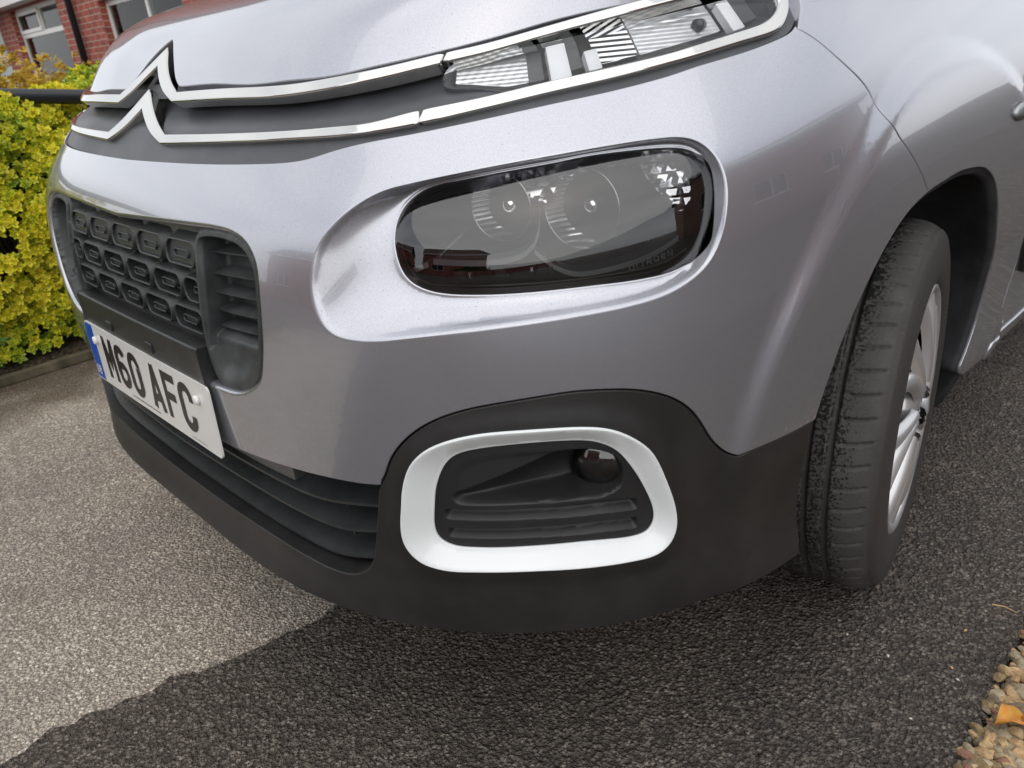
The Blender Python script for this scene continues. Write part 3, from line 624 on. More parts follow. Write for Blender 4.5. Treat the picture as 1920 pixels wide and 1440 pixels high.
# ---------------------------------------------------------------- intake slats, crash beam, grille
def blade(mb, c, d0, d1, dz, th=.004):
    c = resamp(c, 60); a = SURF(c[:, 0], c[:, 1], d0); b = SURF(c[:, 0], c[:, 1]+dz, d1); k = len(c)
    V = list(a+[0, 0, th/2])+list(b+[0, 0, th/2])+list(b-[0, 0, th/2])+list(a-[0, 0, th/2]); Fa = []
    for r in range(4):
        q = (r+1) % 4
        Fa += [(r*k+i, r*k+i+1, q*k+i+1, q*k+i) for i in range(k-1)]
    mb.add(V, Fa)
zs = [[(.0, .420), (.332, .421), (.398, .419), (.452, .422), (.496, .430), (.56, .438)], [(.0, .376), (.25, .383), (.353, .381), (.438, .379), (.464, .380), (.516, .392), (.56, .400)], [(.0, .329), (.219, .334), (.331, .334), (.419, .331), (.446, .332), (.502, .346), (.56, .352)]]
mb = MB()
for z_ in zs:
    c = smooth_curve(z_, .01); c = join(mir(c), c); blade(mb, c, .020, .062, .014)
    blade(mb, c-[0, .014], .048, .075, .002, .003)
slats = P_(mb.build('intake_slat', M['link_plastic'], smooth=False))
for s_ in (-.42, -.31, -.2, -.09, .02, .13, .24, .35, .44, .505):
    for z0, z1 in ((.33, .35), (.375, .395), (.418, .438)):
        p = SURF(np.array([s_]), np.array([z0]), .05)[0]; P_(MB().box((p[0]-.002, p[1], z0), (p[0]+.002, p[1]+.04, z1)).build('slat_support', M['grille_plastic']))
mb = MB(); cc = np.stack([np.linspace(-.36, .37, 30), np.full(30, .458)], 1)
V = []; 
for dz, dd in ((.0, .026), (.030, .026), (.030, .07), (.0, .07)):
    V += list(SURF(cc[:, 0], cc[:, 1]-dz, dd))
mb.add(V, [(r*30+i, r*30+i+1, ((r+1) % 4)*30+i+1, ((r+1) % 4)*30+i) for r in range(4) for i in range(29)]+[(29, 59, 89, 119), (0, 90, 60, 30)])
P_(mb.build('crash_beam', M['dull_metal']))
# near-black strip added behind the cover and cladding joint, standing in for its shade
_bk = np.vstack([offc(clad_up, .010, (.75, .45)), offc(clad_up, -.006, (.75, .45))[::-1]])
P_(panel('joint_shade_strip', _bk, [], lambda s, z: .010+0*s, .008, [], .0005, .002, M['void']))
lt_w = smooth_curve([(-.57, .43), (-.3, .3), (0, .295)], .01)
P_(panel('intake_back', join([(-.57, .5), (-.57, .29), (.57, .29), (.57, .5)][0:1], smooth_curve([(-.57, .5), (-.57, .29)], .02), smooth_curve([(-.57, .29), (.57, .29)], .02), smooth_curve([(.57, .29), (.57, .5)], .02), smooth_curve([(.57, .5), (-.57, .5)], .02)), [], lambda s, z: .095+0*s, .03, [], .001, .01, M['void']))
# honeycomb grille: base sheet with rows of raised rounded links
def rrect(cx, cz, w, h, r, n=7):
    out = []
    for k, (sx, sz) in enumerate(((1, 1), (-1, 1), (-1, -1), (1, -1))):
        for t in np.linspace(0, math.pi/2, n):
            a = t+k*math.pi/2; out.append((cx+sx*(w/2-r)+r*math.cos(a), cz+sz*(h/2-r)+r*math.sin(a)))
    return np.array(out)
_g2 = offs(grille, -.004); GB = smooth_curve(F['grille'], .006)
gb_full = smooth_curve(_g2[::2], .006, True)
cells = []
for z_, xs, closed in ((.7325, (-.210, -.105, 0, .105, .210), True), (.6865, (-.2375, -.1575, -.0525, .0525, .1575, .2375), False), (.6415, (-.210, -.105, 0, .105, .210), False)):
    for x_ in xs: cells.append((x_, z_, closed))
GD = .026
holes = [rrect(x, z, .036 if abs(x) > .23 else .070, .025, .011) for x, z, c in cells if not c]
vo = smooth_curve([(.262, .752), (.268, .764), (.290, .770), (.34, .771), (.373, .766), (.396, .754), (.409, .734), (.412, .703), (.405, .654), (.394, .617), (.378, .590), (.350, .567), (.310, .5555), (.282, .556), (.264, .572), (.256, .61), (.259, .660), (.263, .710)], .003, True)
vp = offs(vo, .0085)
vh = offs(vo, .004)
gr = P_(panel('grille_sheet', gb_full, holes+[vh, mir(vh)], lambda s, z: GD+0*s, .012, [], .001, .03, M['grille_plastic'], hole_depth=.012))
def ring_on(mb, cx, cz, w, h, r, t, d_top, d_bot, n=7):
    oo = rrect(cx, cz, w, h, r, n); ii = rrect(cx, cz, w-2*t, h-2*t, max(r-t, .002), n)
    o2 = rrect(cx, cz+.001, w+(.012 if w > .06 else .004), h+(.011 if w > .06 else .003), r+.003, n); k = len(oo)
    om = rrect(cx, cz, w-.4*t, h-.4*t, r-.2*t, n); im = rrect(cx, cz, w-1.6*t, h-1.6*t, max(r-.8*t, .002), n)
    V = []
    for q, dd in ((o2, d_bot), (oo, d_top+.0015), (om, d_top), (im, d_top), (ii, d_top+.0015), (ii, d_bot)): V += list(SURF(q[:, 0], q[:, 1], dd))
    mb.add(V, [(r_*k+i, r_*k+(i+1) % k, (r_+1)*k+(i+1) % k, (r_+1)*k+i) for r_ in range(5) for i in range(k)])
mb = MB(); mv = MB()
for x, z, closed in cells:
    edge_ = abs(x) > .23; W_ = .048 if edge_ else .090
    ring_on(mb, x, z, W_+.002, .0350, .0155, .0030, .010, .026)
    if edge_: ring_on(mb, x+(.006 if x > 0 else -.006), z-.001, .022, .010, .0045, .0020, .0145, .028)
    else: ring_on(mb, x, z-.001, .044, .0110, .005, .0018, .0115, .028)
    if edge_: continue
    q = rrect(x, z-.001, .037, .0065, .003); V = SURF(q[:, 0], q[:, 1], .0150); mb.add(list(V), [tuple(range(len(q)))])
    if closed:
        q = rrect(x, z, .084, .028, .012); V = SURF(q[:, 0], q[:, 1], .0145); mb.add(list(V), [tuple(range(len(q)))])
    else:
        for dx in (-.012, .012):
            p = SURF(np.array([x+dx]), np.array([z]), .022)[0]; mb.box((p[0]-.0015, p[1], z-.0145), (p[0]+.0015, p[1]+.012, z+.0145))
gl = mb.build('grille_link', M['link_plastic'], gr, False)
mod = gl.modifiers.new('b', 'BEVEL'); mod.width = .0006; mod.segments = 1; mod.limit_method = 'ANGLE'
P_(panel('grille_back', gb_full, [], lambda s, z: .085+0*s, .03, [], .001, .01, M['void']))
# side vents with slats and dusty frames
def d_vent(s, z):
    q = np.stack([np.abs(s), z], 1); e = np.where(inside(q, vp), dist(q, vp), 0); o_ = dist(q, vo)
    d = .006+.004*np.clip(1-o_/.003, 0, 1)**2
    dp = .014+.032*_sm((z-.622)/.022)
    return d+dp*_sm(e/(.005+.03*(z < .612)))
v1 = P_(panel('vent_frame', vo, [], d_vent, .005, [(np.vstack([vp, vp[:1]]), .009, .0022)], .003, .02, M['dusty_plastic'], crease=[vp, offs(vp, .0017), offs(vp, .0034), offs(vp, .0052), offs(vp, -.0015)])); mirror(v1, CAR).location = v1.location
for sg in (1, -1):
    for z_ in (.737, .710, .685, .661, .639):
        mb = MB(); hi_ = .390 if z_ < .72 else .375
        c = np.stack([np.linspace(.272, hi_, 12), np.full(12, z_)+np.linspace(0, .003, 12)], 1)
        if sg < 0: c = mir(c)
        blade(mb, c, .027, .048, .004, .0022)
        P_(mb.build('vent_slat', M['dusty_plastic']))
# plate ledge: the box under the grille that carries the number plate
PY, PZ, PH, PT = -.0205, .5567, .111, R(2.0)
mb = MB()
def ledge(x0, x1, n=24):
    prof = [(.030, .605), (.0, .608), (-.0165, .610), (-.0185, .607), (-.0185, .5), (.03, .5)]
    V = []; xs = np.linspace(x0, x1, n)
    for y_, z_ in prof: V += [(x, y_+.03*abs(x)**2.2, z_) for x in xs]
    k = n; mb.add(V, [(r*k+i, (r+1)*k+i, (r+1)*k+i+1, r*k+i+1) for r in range(len(prof)-1) for i in range(k-1)]+[tuple(r*k for r in range(len(prof))), tuple(r*k+k-1 for r in range(len(prof)))[::-1]])
ledge(-.252, .252)
for x_ in (-.11, .065):
    mb.box((x_-.012, -.0215, .566), (x_+.012, -.017, .582))
led = P_(mb.build('plate_ledge', M['grille_plastic']))
mod = led.modifiers.new('b', 'BEVEL'); mod.width = .003; mod.segments = 3; mod.limit_method = 'ANGLE'
for f in led.data.polygons: f.use_smooth = True
# ---- number plate, in its own plane (u across, v up)
def PL(u, v, h=0.): # u 0..0.52 from the car's right end, v 0..0.111
    vv = PH-v; return (-.26+u, PY-math.sin(PT)*vv*1.0-h*math.cos(PT), PZ-math.cos(PT)*vv)
def poly_plate(name, loops, h, m, parent, th=.0006):
    V = []; Fa = []
    for l in loops:
        k = len(V); n = len(l); V += [PL(u, v, h) for u, v in l]+[PL(u, v, h-th) for u, v in l]
        Fa += [tuple(k+i for i in range(n))]+[(k+i, k+n+i, k+n+(i+1) % n, k+(i+1) % n) for i in range(n)]
    return mesh(name, V, Fa, m, parent)
npl = poly_plate('number_plate', [rrect(.26, .0555, .52, .111, .009, 6)], 0, M['plate'], None, .0030); P_(npl)
q = rrect(.26, .0555, .516, .107, .0075, 6); q = q[q[:, 0] < .25]; band = [(.041, .109)]+[tuple(p) for p in q if p[0] < .04]+[(.041, .002)]
poly_plate('blue_band', [band], .0003, M['plate_blue'], npl, .0002)
def stroke(path, w, closed=False):       # outline quads of a thick poly-line with mitred joints
    P = np.array(path, float); n = len(P); out = []
    L = []; Rr = []
    for i in range(n):
        a = P[i]-P[i-1] if (i > 0 or closed) else P[1]-P[0]; b = P[(i+1) % n]-P[i] if (i < n-1 or closed) else P[-1]-P[-2]
        a = a/np.linalg.norm(a); b = b/np.linalg.norm(b); na = np.array([-a[1], a[0]]); nb = np.array([-b[1], b[0]]); mt = na+nb; mt /= np.linalg.norm(mt); k = w/2/max(.45, mt@na)
        L.append(P[i]+mt*k); Rr.append(P[i]-mt*k)
    return [[tuple(L[i]), tuple(Rr[i]), tuple(Rr[(i+1) % n]), tuple(L[(i+1) % n])][::-1] for i in range(n if closed else n-1)]
def arc(cx, cy, rx, ry, a0, a1, n=8): return [(cx+rx*math.cos(R(a)), cy+ry*math.sin(R(a))) for a in np.linspace(a0, a1, n)]
def glyph(ch, W=.050, H=.079, t=.014):   # stroke paths in a W x H cell
    h = t/2; x0, x1, y0, y1 = h, W-h, h, H-h; r = (x1-x0)/2; rr = min(r, W*.34, H*.28); ym = H*.52
    oval = arc(x1-rr, y1-rr, rr, rr, 0, 90)+arc(x0+rr, y1-rr, rr, rr, 90, 180)+arc(x0+rr, y0+rr, rr, rr, 180, 270)+arc(x1-rr, y0+rr, rr, rr, 270, 360)
    return {
     'M': [([(h, 0), (h, H)], 0), ([(W-h, 0), (W-h, H)], 0), ([(h*.9, H-.002), (W/2, H*.38), (W-h*.9, H-.002)], 0)],
     '0': [(oval, 1)], 'O': [(oval, 1)],
     '6': [(arc(x1-rr, ym-rr, rr, rr, 0, 90)+arc(x0+rr, ym-rr, rr, rr, 90, 180)[:0]+[(x0+.001, ym)]+[(x0+.001, y0+rr)]+arc(x0+rr, y0+rr, rr, rr, 190, 270)+arc(x1-rr, y0+rr, rr, rr, 270, 350), 1), ([(x0, ym-rr)]+[(x0, y1-rr)]+arc(x0+rr, y1-rr, rr, rr, 180, 90)+arc(x1-rr, y1-rr, rr, rr, 90, 25), 0)],
     'A': [([(h*.9, 0), (W/2, H-.001)], 0), ([(W-h*.9, 0), (W/2, H-.001)], 0), ([(W*.22, H*.27), (W*.78, H*.27)], 0)],
     'F': [([(h, 0), (h, H)], 0), ([(h, y1), (W, y1)], 0), ([(h, H*.50), (W*.86, H*.50)], 0)],
     'C': [([(x1, y1-rr*1.25)]+arc(x1-rr, y1-rr, rr, rr, 0, 90)+arc(x0+rr, y1-rr, rr, rr, 90, 180)+arc(x0+rr, y0+rr, rr, rr, 180, 270)+arc(x1-rr, y0+rr, rr, rr, 270, 360)+[(x1, y0+rr*1.25)], 0)],
     'G': [([(x1, y1-rr*1.1)]+arc(x1-rr, y1-rr, rr, rr, 0, 90)+arc(x0+rr, y1-rr, rr, rr, 90, 180)+arc(x0+rr, y0+rr, rr, rr, 180, 270)+arc(x1-rr, y0+rr, rr, rr, 270, 360)+[(x1, H*.48), (W*.55, H*.48)], 0)],
     'B': [([(h, 0), (h, H)], 0), ([(h, y1)]+arc(x1-rr*.8, y1-rr*.8, rr*.8, rr*.8, 90, -90)+[(h, y1-rr*1.6)], 0), ([(h, ym-.0)]+arc(x1-rr, y0+rr, rr, max(rr, (ym-y0)/2), 90, -90)+[(h, y0)], 0)],
     'I': [([(W/2, 0), (W/2, H)], 0)], 'T': [([(W/2, 0), (W/2, H)], 0), ([(0, y1), (W, y1)], 0)],
     'R': [([(h, 0), (h, H)], 0), ([(h, y1)]+arc(x1-rr*.8, y1-rr*.8, rr*.8, rr*.8, 90, -90)+[(h, y1-rr*1.6)], 0), ([(W*.5, H*.45), (W-h, 0)], 0)],
     'E': [([(h, 0), (h, H)], 0), ([(h, y1), (W, y1)], 0), ([(h, H*.5), (W*.85, H*.5)], 0), ([(h, y0), (W, y0)], 0)],
     'Ë': [([(h, 0), (h, H*.8)], 0), ([(h, H*.8-h), (W, H*.8-h)], 0), ([(h, H*.4), (W*.85, H*.4)], 0), ([(h, y0), (W, y0)], 0), ([(W*.3, H*.98), (W*.3, H*1.12)], 0), ([(W*.7, H*.98), (W*.7, H*1.12)], 0)],
     'N': [([(h, 0), (h, H)], 0), ([(W-h, 0), (W-h, H)], 0), ([(h, H-.0), (W-h, 0)], 0)],
    }[ch]
u = .0785
for ch in 'M60 AFC':
    if ch == ' ': u += .033-.011; continue
    quads = []
    for path, cl_ in glyph(ch): quads += [[(u+a, .0185+b) for a, b in q] for q in stroke(path, .014, bool(cl_))]
    mbq = MB()
    for i, qd in enumerate(quads):
        hh = .0005+.00003*i; V = [PL(a, b, hh) for a, b in qd]; mbq.add(V, [(0, 1, 2, 3)])
    mbq.build('plate_character', M['ink'], npl); u += .050+.011
mbq = MB()
for i, (ch, ox) in enumerate((('G', .0085), ('B', .0225))):
    for path, cl_ in glyph(ch, .011, .017, .0028):
        for qd in stroke(path, .0028, bool(cl_)): mbq.add([PL(ox+a, .012+b, .0006+.00002*len(mbq.F)) for a, b in qd], [(0, 1, 2, 3)])
mbq.build('band_letters', M['plate'], npl)
mbq = MB(); rs = random.Random(3); uu = .18
while uu < .30:                          # the unreadably small maker's line
    ww = rs.uniform(.0012, .003); mbq.add([PL(uu, .0085, .0004), PL(uu+ww, .0085, .0004), PL(uu+ww, .0105, .0004), PL(uu, .0105, .0004)], [(0, 1, 2, 3)]); uu += ww+.0007
mbq.build('small_print', M['ink'], npl); mbq = MB()
uu = .42
while uu < .47:
    ww = rs.uniform(.001, .002); mbq.add([PL(uu, .0060, .0004), PL(uu+ww, .0060, .0004), PL(uu+ww, .0072, .0004), PL(uu, .0072, .0004)], [(0, 1, 2, 3)]); uu += ww+.0007
mbq.build('small_print', M['ink'], npl)
for us, vs_ in ((.052, .083), (.478, .083)):
    p0 = np.array(PL(us, vs_, 0)); p1 = np.array(PL(us, vs_, .0050)); p2 = np.array(PL(us, vs_, .0060))
    MB().tube([p0, p1, p2], [.0072, .0070, .0058], 20).build('screw_cap', M['screw'], npl, True)

# ---------------------------------------------------------------- main headlamp
hl = P_(empty('headlamp'))
def d_lens(s, z):
    q = np.stack([np.abs(s), z], 1); e = dist(q, lampo); e = np.where(inside(q, lampo), e, 0)
    return lamp_depth(s, z)+.0012-.0065*(1-np.exp(-e/.02))
lens = panel('lens', lampo+[0, 0], [], d_lens, .009, [(np.vstack([lampo, lampo[:1]]), .015, .004)], .001, .012, M['lens'], hl)
lens2 = None
# gasket ring
cen = lampo.mean(0)
def shrink(poly, dd):
    T = np.roll(poly, -1, 0)-np.roll(poly, 1, 0); T /= np.linalg.norm(T, axis=1)[:, None]; Nn = np.stack([-T[:, 1], T[:, 0]], 1)
    if (Nn*(cen-poly)).sum() < 0: Nn = -Nn
    return poly+Nn*dd
in1 = smooth_curve(shrink(lampo, .0055)[::3], .004, True)
panel('bezel_rim', smooth_curve(shrink(lampo, -.002)[::3], .004, True), [in1], lambda s, z: lamp_depth(s, z)+.010, .006, [], .0005, .006, M['lamp_black'], hl)
# bucket: walls going back from the rim to a sloping floor
def LP(s, z, d): return SURF(np.array([s]), np.array([z]), float(lamp_depth(np.array([s]), 0)[0])+d)[0]
V = []; k = len(in1)
levels = ((.012, 0), (.05, .006), (.10, .012), (.13, .022))
for dd, sh in levels:
    q = shrink(in1, sh) if sh else in1
    V += list(SURF(q[:, 0], q[:, 1], lamp_depth(q[:, 0], 0)+dd))
Fa = [(r*k+i, r*k+(i+1) % k, (r+1)*k+(i+1) % k, (r+1)*k+i) for r in range(3) for i in range(k)]; Fa.append(tuple(3*k+i for i in range(k)))
mesh('bucket', V, Fa, M['lamp_black'], hl, True)
# two deep reflector bowls, fluted on the rim, opening forward
FWD = np.array([.18, -.98, .05]); FWD /= np.linalg.norm(FWD)
def bowl(name, c, n, r0, h, m, squash=1., seg=64, rings=14, a0=0, a1=2*math.pi, t0=0., t1=1.):
    n = n/np.linalg.norm(n); u = np.cross(n, (0, 0, 1.)); u /= np.linalg.norm(u); v = np.cross(u, n); V = []; Fa = []
    for kx in range(rings+1):
        t = t0+(t1-t0)*kx/rings; r = r0*(.12+.88*t)
        for j in range(seg+1):
            a = a0+(a1-a0)*j/seg; V.append(c+n*(h*t*t)+r*(math.cos(a)*u+squash*math.sin(a)*v))
    for kx in range(rings):
        for j in range(seg): Fa.append((kx*(seg+1)+j, kx*(seg+1)+j+1, (kx+1)*(seg+1)+j+1, (kx+1)*(seg+1)+j))
    return mesh(name, V, Fa, m, hl, True)
c1 = LP(.752, .785, .080); c2 = LP(.872, .776, .080)
for cb, rb, hb, sb in ((c1, .040, .045, .92), (c2, .047, .050, .95)):
    bowl('reflector', cb, FWD, rb, hb, M['lamp_bowl'], sb, t1=.74)
    bowl('fluted_rim', cb, FWD, rb, hb, M['reflector_rib'], sb, t0=.75, t1=1.)
    u_ = np.cross(FWD, (0, 0, 1.)); u_ /= np.linalg.norm(u_); v_ = np.cross(u_, FWD)
    MB().tube([cb+FWD*hb+rb*1.005*(math.cos(a)*u_+sb*math.sin(a)*v_) for a in np.linspace(0, 2*math.pi, 60)], .0005, 6, False).build('reflector_edge', M['reflector'], hl, True)
for cx in (c1, c2):
    b_ = MB().tube([cx, cx+FWD*.028, cx+FWD*.034], [.010, .010, .005], 16).build('bulb', M['reflector'], hl, True)
# faceted side reflector for the indicator at the outer end
pc = smooth_curve([(.918, .829), (.955, .829), (.970, .815), (.972, .79), (.966, .768), (.950, .762), (.935, .785), (.922, .805)], .004, True)
panel('indicator_reflector', pc, [], lambda s, z: lamp_depth(s, z)+.028+.02*np.clip((.965-np.abs(s))/.05, 0, 1), .006, [], .001, .01, M['lamp_facet'], hl)
pc = smooth_curve([(.79, .826), (.90, .8315), (.935, .828), (.93, .819), (.86, .818), (.79, .815)], .004, True)
panel('upper_reflector', pc, [], lambda s, z: lamp_depth(s, z)+.04, .006, [], .001, .01, M['lamp_facet'], hl)
pc = smooth_curve([(.752, .8265), (.790, .829), (.800, .812), (.785, .790), (.765, .795)], .004, True)
panel('inner_reflector', pc, [], lambda s, z: lamp_depth(s, z)+.03, .006, [], .001, .01, M['lamp_facet'], hl)
# grey light guides: two sweeping fins and the lower smoked shelf
def fin(name, pts, w, d0, d1, m, th=.003):
    c = smooth_curve(pts, .005); a = SURF(c[:, 0], c[:, 1], lamp_depth(c[:, 0], 0)+d0); b = SURF(c[:, 0], c[:, 1]+w, lamp_depth(c[:, 0], 0)+d0); e_ = SURF(c[:, 0], c[:, 1]+w, lamp_depth(c[:, 0], 0)+d1); f_ = SURF(c[:, 0], c[:, 1], lamp_depth(c[:, 0], 0)+d1)
    k = len(c); V = list(a)+list(b)+list(e_)+list(f_)
    return mesh(name, V, [(r*k+i, r*k+i+1, ((r+1) % 4)*k+i+1, ((r+1) % 4)*k+i) for r in range(4) for i in range(k-1)]+[(0, k, 2*k, 3*k), (k-1, 4*k-1, 3*k-1, 2*k-1)], m, hl)
fin('light_guide', [(.640, .7385), (.70, .7355), (.735, .7375), (.757, .745), (.768, .760), (.772, .785)], .006, .010, .035, M['lamp_grey'])
fin('light_guide', [(.640, .7385), (.655, .752), (.675, .765)], .002, .016, .05, M['lamp_grey'])
fin('light_guide', [(.762, .744), (.785, .725), (.806, .7165), (.84, .7165), (.90, .725), (.935, .738)], .0055, .010, .035, M['lamp_grey'])
fin('light_guide', [(.606, .726), (.632, .7345)], .006, .014, .03, M['lamp_grey'])
fin('shelf', [(.600, .732), (.625, .7185), (.66, .7155), (.76, .7135), (.86, .7135), (.915, .7165), (.945, .727)], .0015, .010, .08, M['lamp_smoke'])
for s0, z0 in ((.668, .726), (.716, .726), (.765, .7275)):
    p = LP(s0, z0, .018); o = MB().tube([p, p+np.array([.010, .004, 0])], .0048, 6).build('led_unit', M['lamp_smoke'], hl)
    for ddx in (-.006, .014):
        MB().box((-.002, -.003, -.003), (.002, .003, .003), lambda v, p=p, ddx=ddx: (p[0]+v[0]+ddx, p[1]+v[1]+ddx*.3, p[2]+v[2])).build('led_contact', M['reflector'], hl)
mbq = MB(); us = .866
for ch in 'CITROËN':
    Wc = .0022 if ch == 'I' else .0062
    for path, cl_ in glyph(ch, Wc, .0058, .0010):
        for qd in stroke(path, .0011, bool(cl_)):
            q = np.array([(us+a, .7185+(us-.868)*.18+b) for a, b in qd]); mbq.add(list(SURF(q[:, 0], q[:, 1], lamp_depth(q[:, 0], 0)-.0008)), [(0, 1, 2, 3)])
    us += Wc+.0024
mbq.build('lens_lettering', M['lamp_grey'], hl)
# the other headlamp: a plain copy of the same parts on the far side
hl2 = P_(empty('headlamp'))
for ch in list(hl.children):
    if ch.name.split('.')[0] in ('lens', 'bezel_rim', 'bucket'): mirror(ch, hl2)
# ---------------------------------------------------------------- upper lamp between the chrome bars
ul = P_(empty('daytime_lamp')); drl_o = smooth_curve(F['drl'], .004, True)
panel('lens', drl_o, [], lambda s, z: .004+0*s, .008, [], .001, .01, M['lens_clear'], ul)
def seg(name, poly, d, m, dd=None): return panel(name, smooth_curve(poly, .004, True), [], dd or (lambda s, z: d+0*s), .006, [], .0008, .01, m, ul)
zb = lambda s: np.interp(s, [.645, .74, .80, .86, .95, 1.04, 1.13, 1.2], [.9150, .9045, .9075, .9145, .922, .931, .942, .953]); zt = lambda s: np.interp(s, [.645, .68, .79, .88, .975, 1.07, 1.13, 1.22], [.927, .9355, .9435, .950, .9575, .9655, .9705, .9675])
def block(name, s0, s1, d0, d1, m, lo=.06, hi=.94):
    ss = np.linspace(s0, s1, 14); P0 = [(s, zb(s)+(zt(s)-zb(s))*lo) for s in ss]+[(s, zb(s)+(zt(s)-zb(s))*hi) for s in ss[::-1]]
    P0 = np.array(P0); o = join(smooth_curve(P0[:14], .004), smooth_curve(P0[14:], .004))
    return panel(name, o, [], lambda s, z: d0+(d1-d0)*(s-s0)/(s1-s0), .006, [], .0008, .01, m, ul)
M['cell_amber'] = M['reflector_cell']
block('lamp_back', .66, 1.19, .05, .045, M['lamp_smoke'], 0, 1)
block('indicator_reflector', .66, .775, .022, .030, M['reflector_cell'])
block('divider', .775, .80, .030, .030, M['lamp_grey'])
block('light_guide', .808, .838, .008, .010, M['lamp_white'], .0, .92)
block('light_guide', .836, .862, .020, .022, M['lamp_grey'], .12, .95)
block('light_guide', .866, .886, .008, .010, M['lamp_white'], .0, .55)
block('side_reflector', .89, .955, .030, .024, M['reflector_rib'])
block('side_reflector', .958, 1.10, .022, .022, M['reflector_cell'])
block('light_guide', 1.105, 1.128, .007, .009, M['lamp_white'], .0, 1.)
block('lamp_end', 1.13, 1.165, .014, .016, M['lamp_grey'], .1, .9)
p = SURF(np.array([1.065]), np.array([.948]), .02)[0]; MB().tube([p+np.array([0, .01, 0]), p+np.array([.004, -.004, 0])], .007, 24).build('bulb', M['lamp_smoke'], ul, True)
ul2 = P_(empty('daytime_lamp'))
for ch in list(ul.children):
    if ch.name.split('.')[0] in ('lens', 'lamp_back'): mirror(ch, ul2)
# side marker on the wing
p = SURF(np.array([1.80]), np.array([.765]), .0)[0]
mk = P_(empty('side_marker'))
V = []; Fa = []; n1, n2 = 24, 9
for i in range(n2):
    a = i/(n2-1)*math.pi/2
    for j in range(n1):
        b_ = j/n1*2*math.pi; V.append((p[0]+.012*math.sin(a), p[1]+.034*math.cos(a)*math.cos(b_), p[2]+.016*math.cos(a)*math.sin(b_)))
Fa = [(i*n1+j, i*n1+(j+1) % n1, (i+1)*n1+(j+1) % n1, (i+1)*n1+j) for i in range(n2-1) for j in range(n1)]
mesh('lens', V, Fa, M['lens'], mk, True); mesh('reflector', [(p[0]+(x-p[0])*.5, p[1]+(y-p[1])*.85, p[2]+(z-p[2])*.8) for x, y, z in V], Fa, M['white'], mk, True)
# ---------------------------------------------------------------- wheels
WC = np.array([.862, .9057, .3164]); ST = .205
def make_wheel(loc, rz, flip=False):
    wh = empty('wheel', loc); wh.rotation_euler = (0, 0, rz+(math.pi if flip else 0)); return wh
def tyre_mesh():
    prof = [(-.004, .208), (.000, .2145), (.0035, .222), (.0055, .236), (.0065, .262), (.003, .285), (.0005, .2945), (-.0025, .299), (-.0050, .3015)]
    xs = list(np.linspace(-.008, -.197, 95)); V = []
    def tread(x):
        t = (x+.1025)/.0925; return .3175-.0125*abs(t)**6-.0012*abs(t)**2
    gro = (-.068, -.098, -.130, -.158)
    rows = [(a, b, 0) for a, b in prof]+[(x, tread(x), 1) for x in xs]+[(-.205-a, b, 0) for a, b in prof[::-1]]
    NS = 57*16; nr = len(rows); ar = np.arange(NS); co = np.empty((NS, nr, 3))
    for j, (x, r, tr) in enumerate(rows):
        rr = np.full(NS, r)
        if tr:
            for g in gro:
                rr -= .0075*np.clip(1-(abs(x-g)/.0050)**4, 0, 1)*(abs(x-g) < .0050)
            ph = (ar/16.+(.28*math.sin((x+.012)/.058*1.6))) % 1.
            if -.058 < x < -.014: rr -= .0060*np.clip(1.15-np.minimum(ph, 1-ph)/.075, 0, 1)*min(1, (x+.058)/.008, (-.014-x)/.006)**.5
            for lo, hi, off in ((-.095, -.072, .2), (-.127, -.101, .5), (-.155, -.133, .1)):
                if lo < x < hi:
                    ph2 = (ar/8.+off+(x-lo)*14) % 1.; rr -= .0025*(ph2 < .13)
        elif x > -.0076 and .23 < r < .30:
            pass
        th = ar*2*math.pi/NS; co[:, j] = np.stack([np.full(NS, x), rr*np.cos(th), rr*np.sin(th)], 1)
    V = co.reshape(-1, 3); i, j = np.meshgrid(ar, np.arange(nr-1), indexing='ij'); a = i*nr+j; b = ((i+1) % NS)*nr+j
    return V, np.stack([a, a+1, b+1, b], -1).reshape(-1, 4)
m = M['tyre'] = mat('tyre_rubber', (.05, .05, .05), .7, spec=.35); nt_, b = nodes(m)
c_ = N('ShaderNodeTexCoord', nt_); sx = N('ShaderNodeSeparateXYZ', nt_); nt_.links.new(c_.outputs['Object'], sx.inputs[0])
wet = tex(nt_, 'ShaderNodeTexNoise', 230., Detail=2., Roughness=.5); wet2 = tex(nt_, 'ShaderNodeTexNoise', 7., Detail=2.)
edge = N('ShaderNodeMapRange', nt_); nt_.links.new(sx.outputs[0], edge.inputs[0]); edge.inputs[1].default_value = -.060; edge.inputs[2].default_value = -.030; edge.inputs[3].default_value = .05; edge.inputs[4].default_value = -.20
wv = math_(nt_, 'ADD', math_(nt_, 'ADD', wet.outputs[0], edge.outputs[0]), math_(nt_, 'MULTIPLY_ADD', wet2.outputs[0], .5)); nt_.nodes[-2].inputs[2].default_value = -.25
for n_ in nt_.nodes:
    if n_.type == 'MATH' and n_.operation == 'MULTIPLY_ADD': n_.inputs[2].default_value = -.25
wr = ramp(nt_, wv, [(.47, (0, 0, 0)), (.52, (1, 1, 1))])
dustn = tex(nt_, 'ShaderNodeTexNoise', 14., Detail=6., Roughness=.7); dr = ramp(nt_, dustn.outputs[0], [(.35, (.046, .045, .043)), (.7, (.074, .071, .066))])
rad = N('ShaderNodeVectorMath', nt_, operation='LENGTH'); cx_ = N('ShaderNodeCombineXYZ', nt_); nt_.links.new(sx.outputs[1], cx_.inputs[0]); nt_.links.new(sx.outputs[2], cx_.inputs[1]); nt_.links.new(cx_.outputs[0], rad.inputs[0])
side = N('ShaderNodeMapRange', nt_); nt_.links.new(rad.outputs['Value'], side.inputs[0]); side.inputs[1].default_value = .298; side.inputs[2].default_value = .306; side.inputs[3].default_value = 1; side.inputs[4].default_value = 0
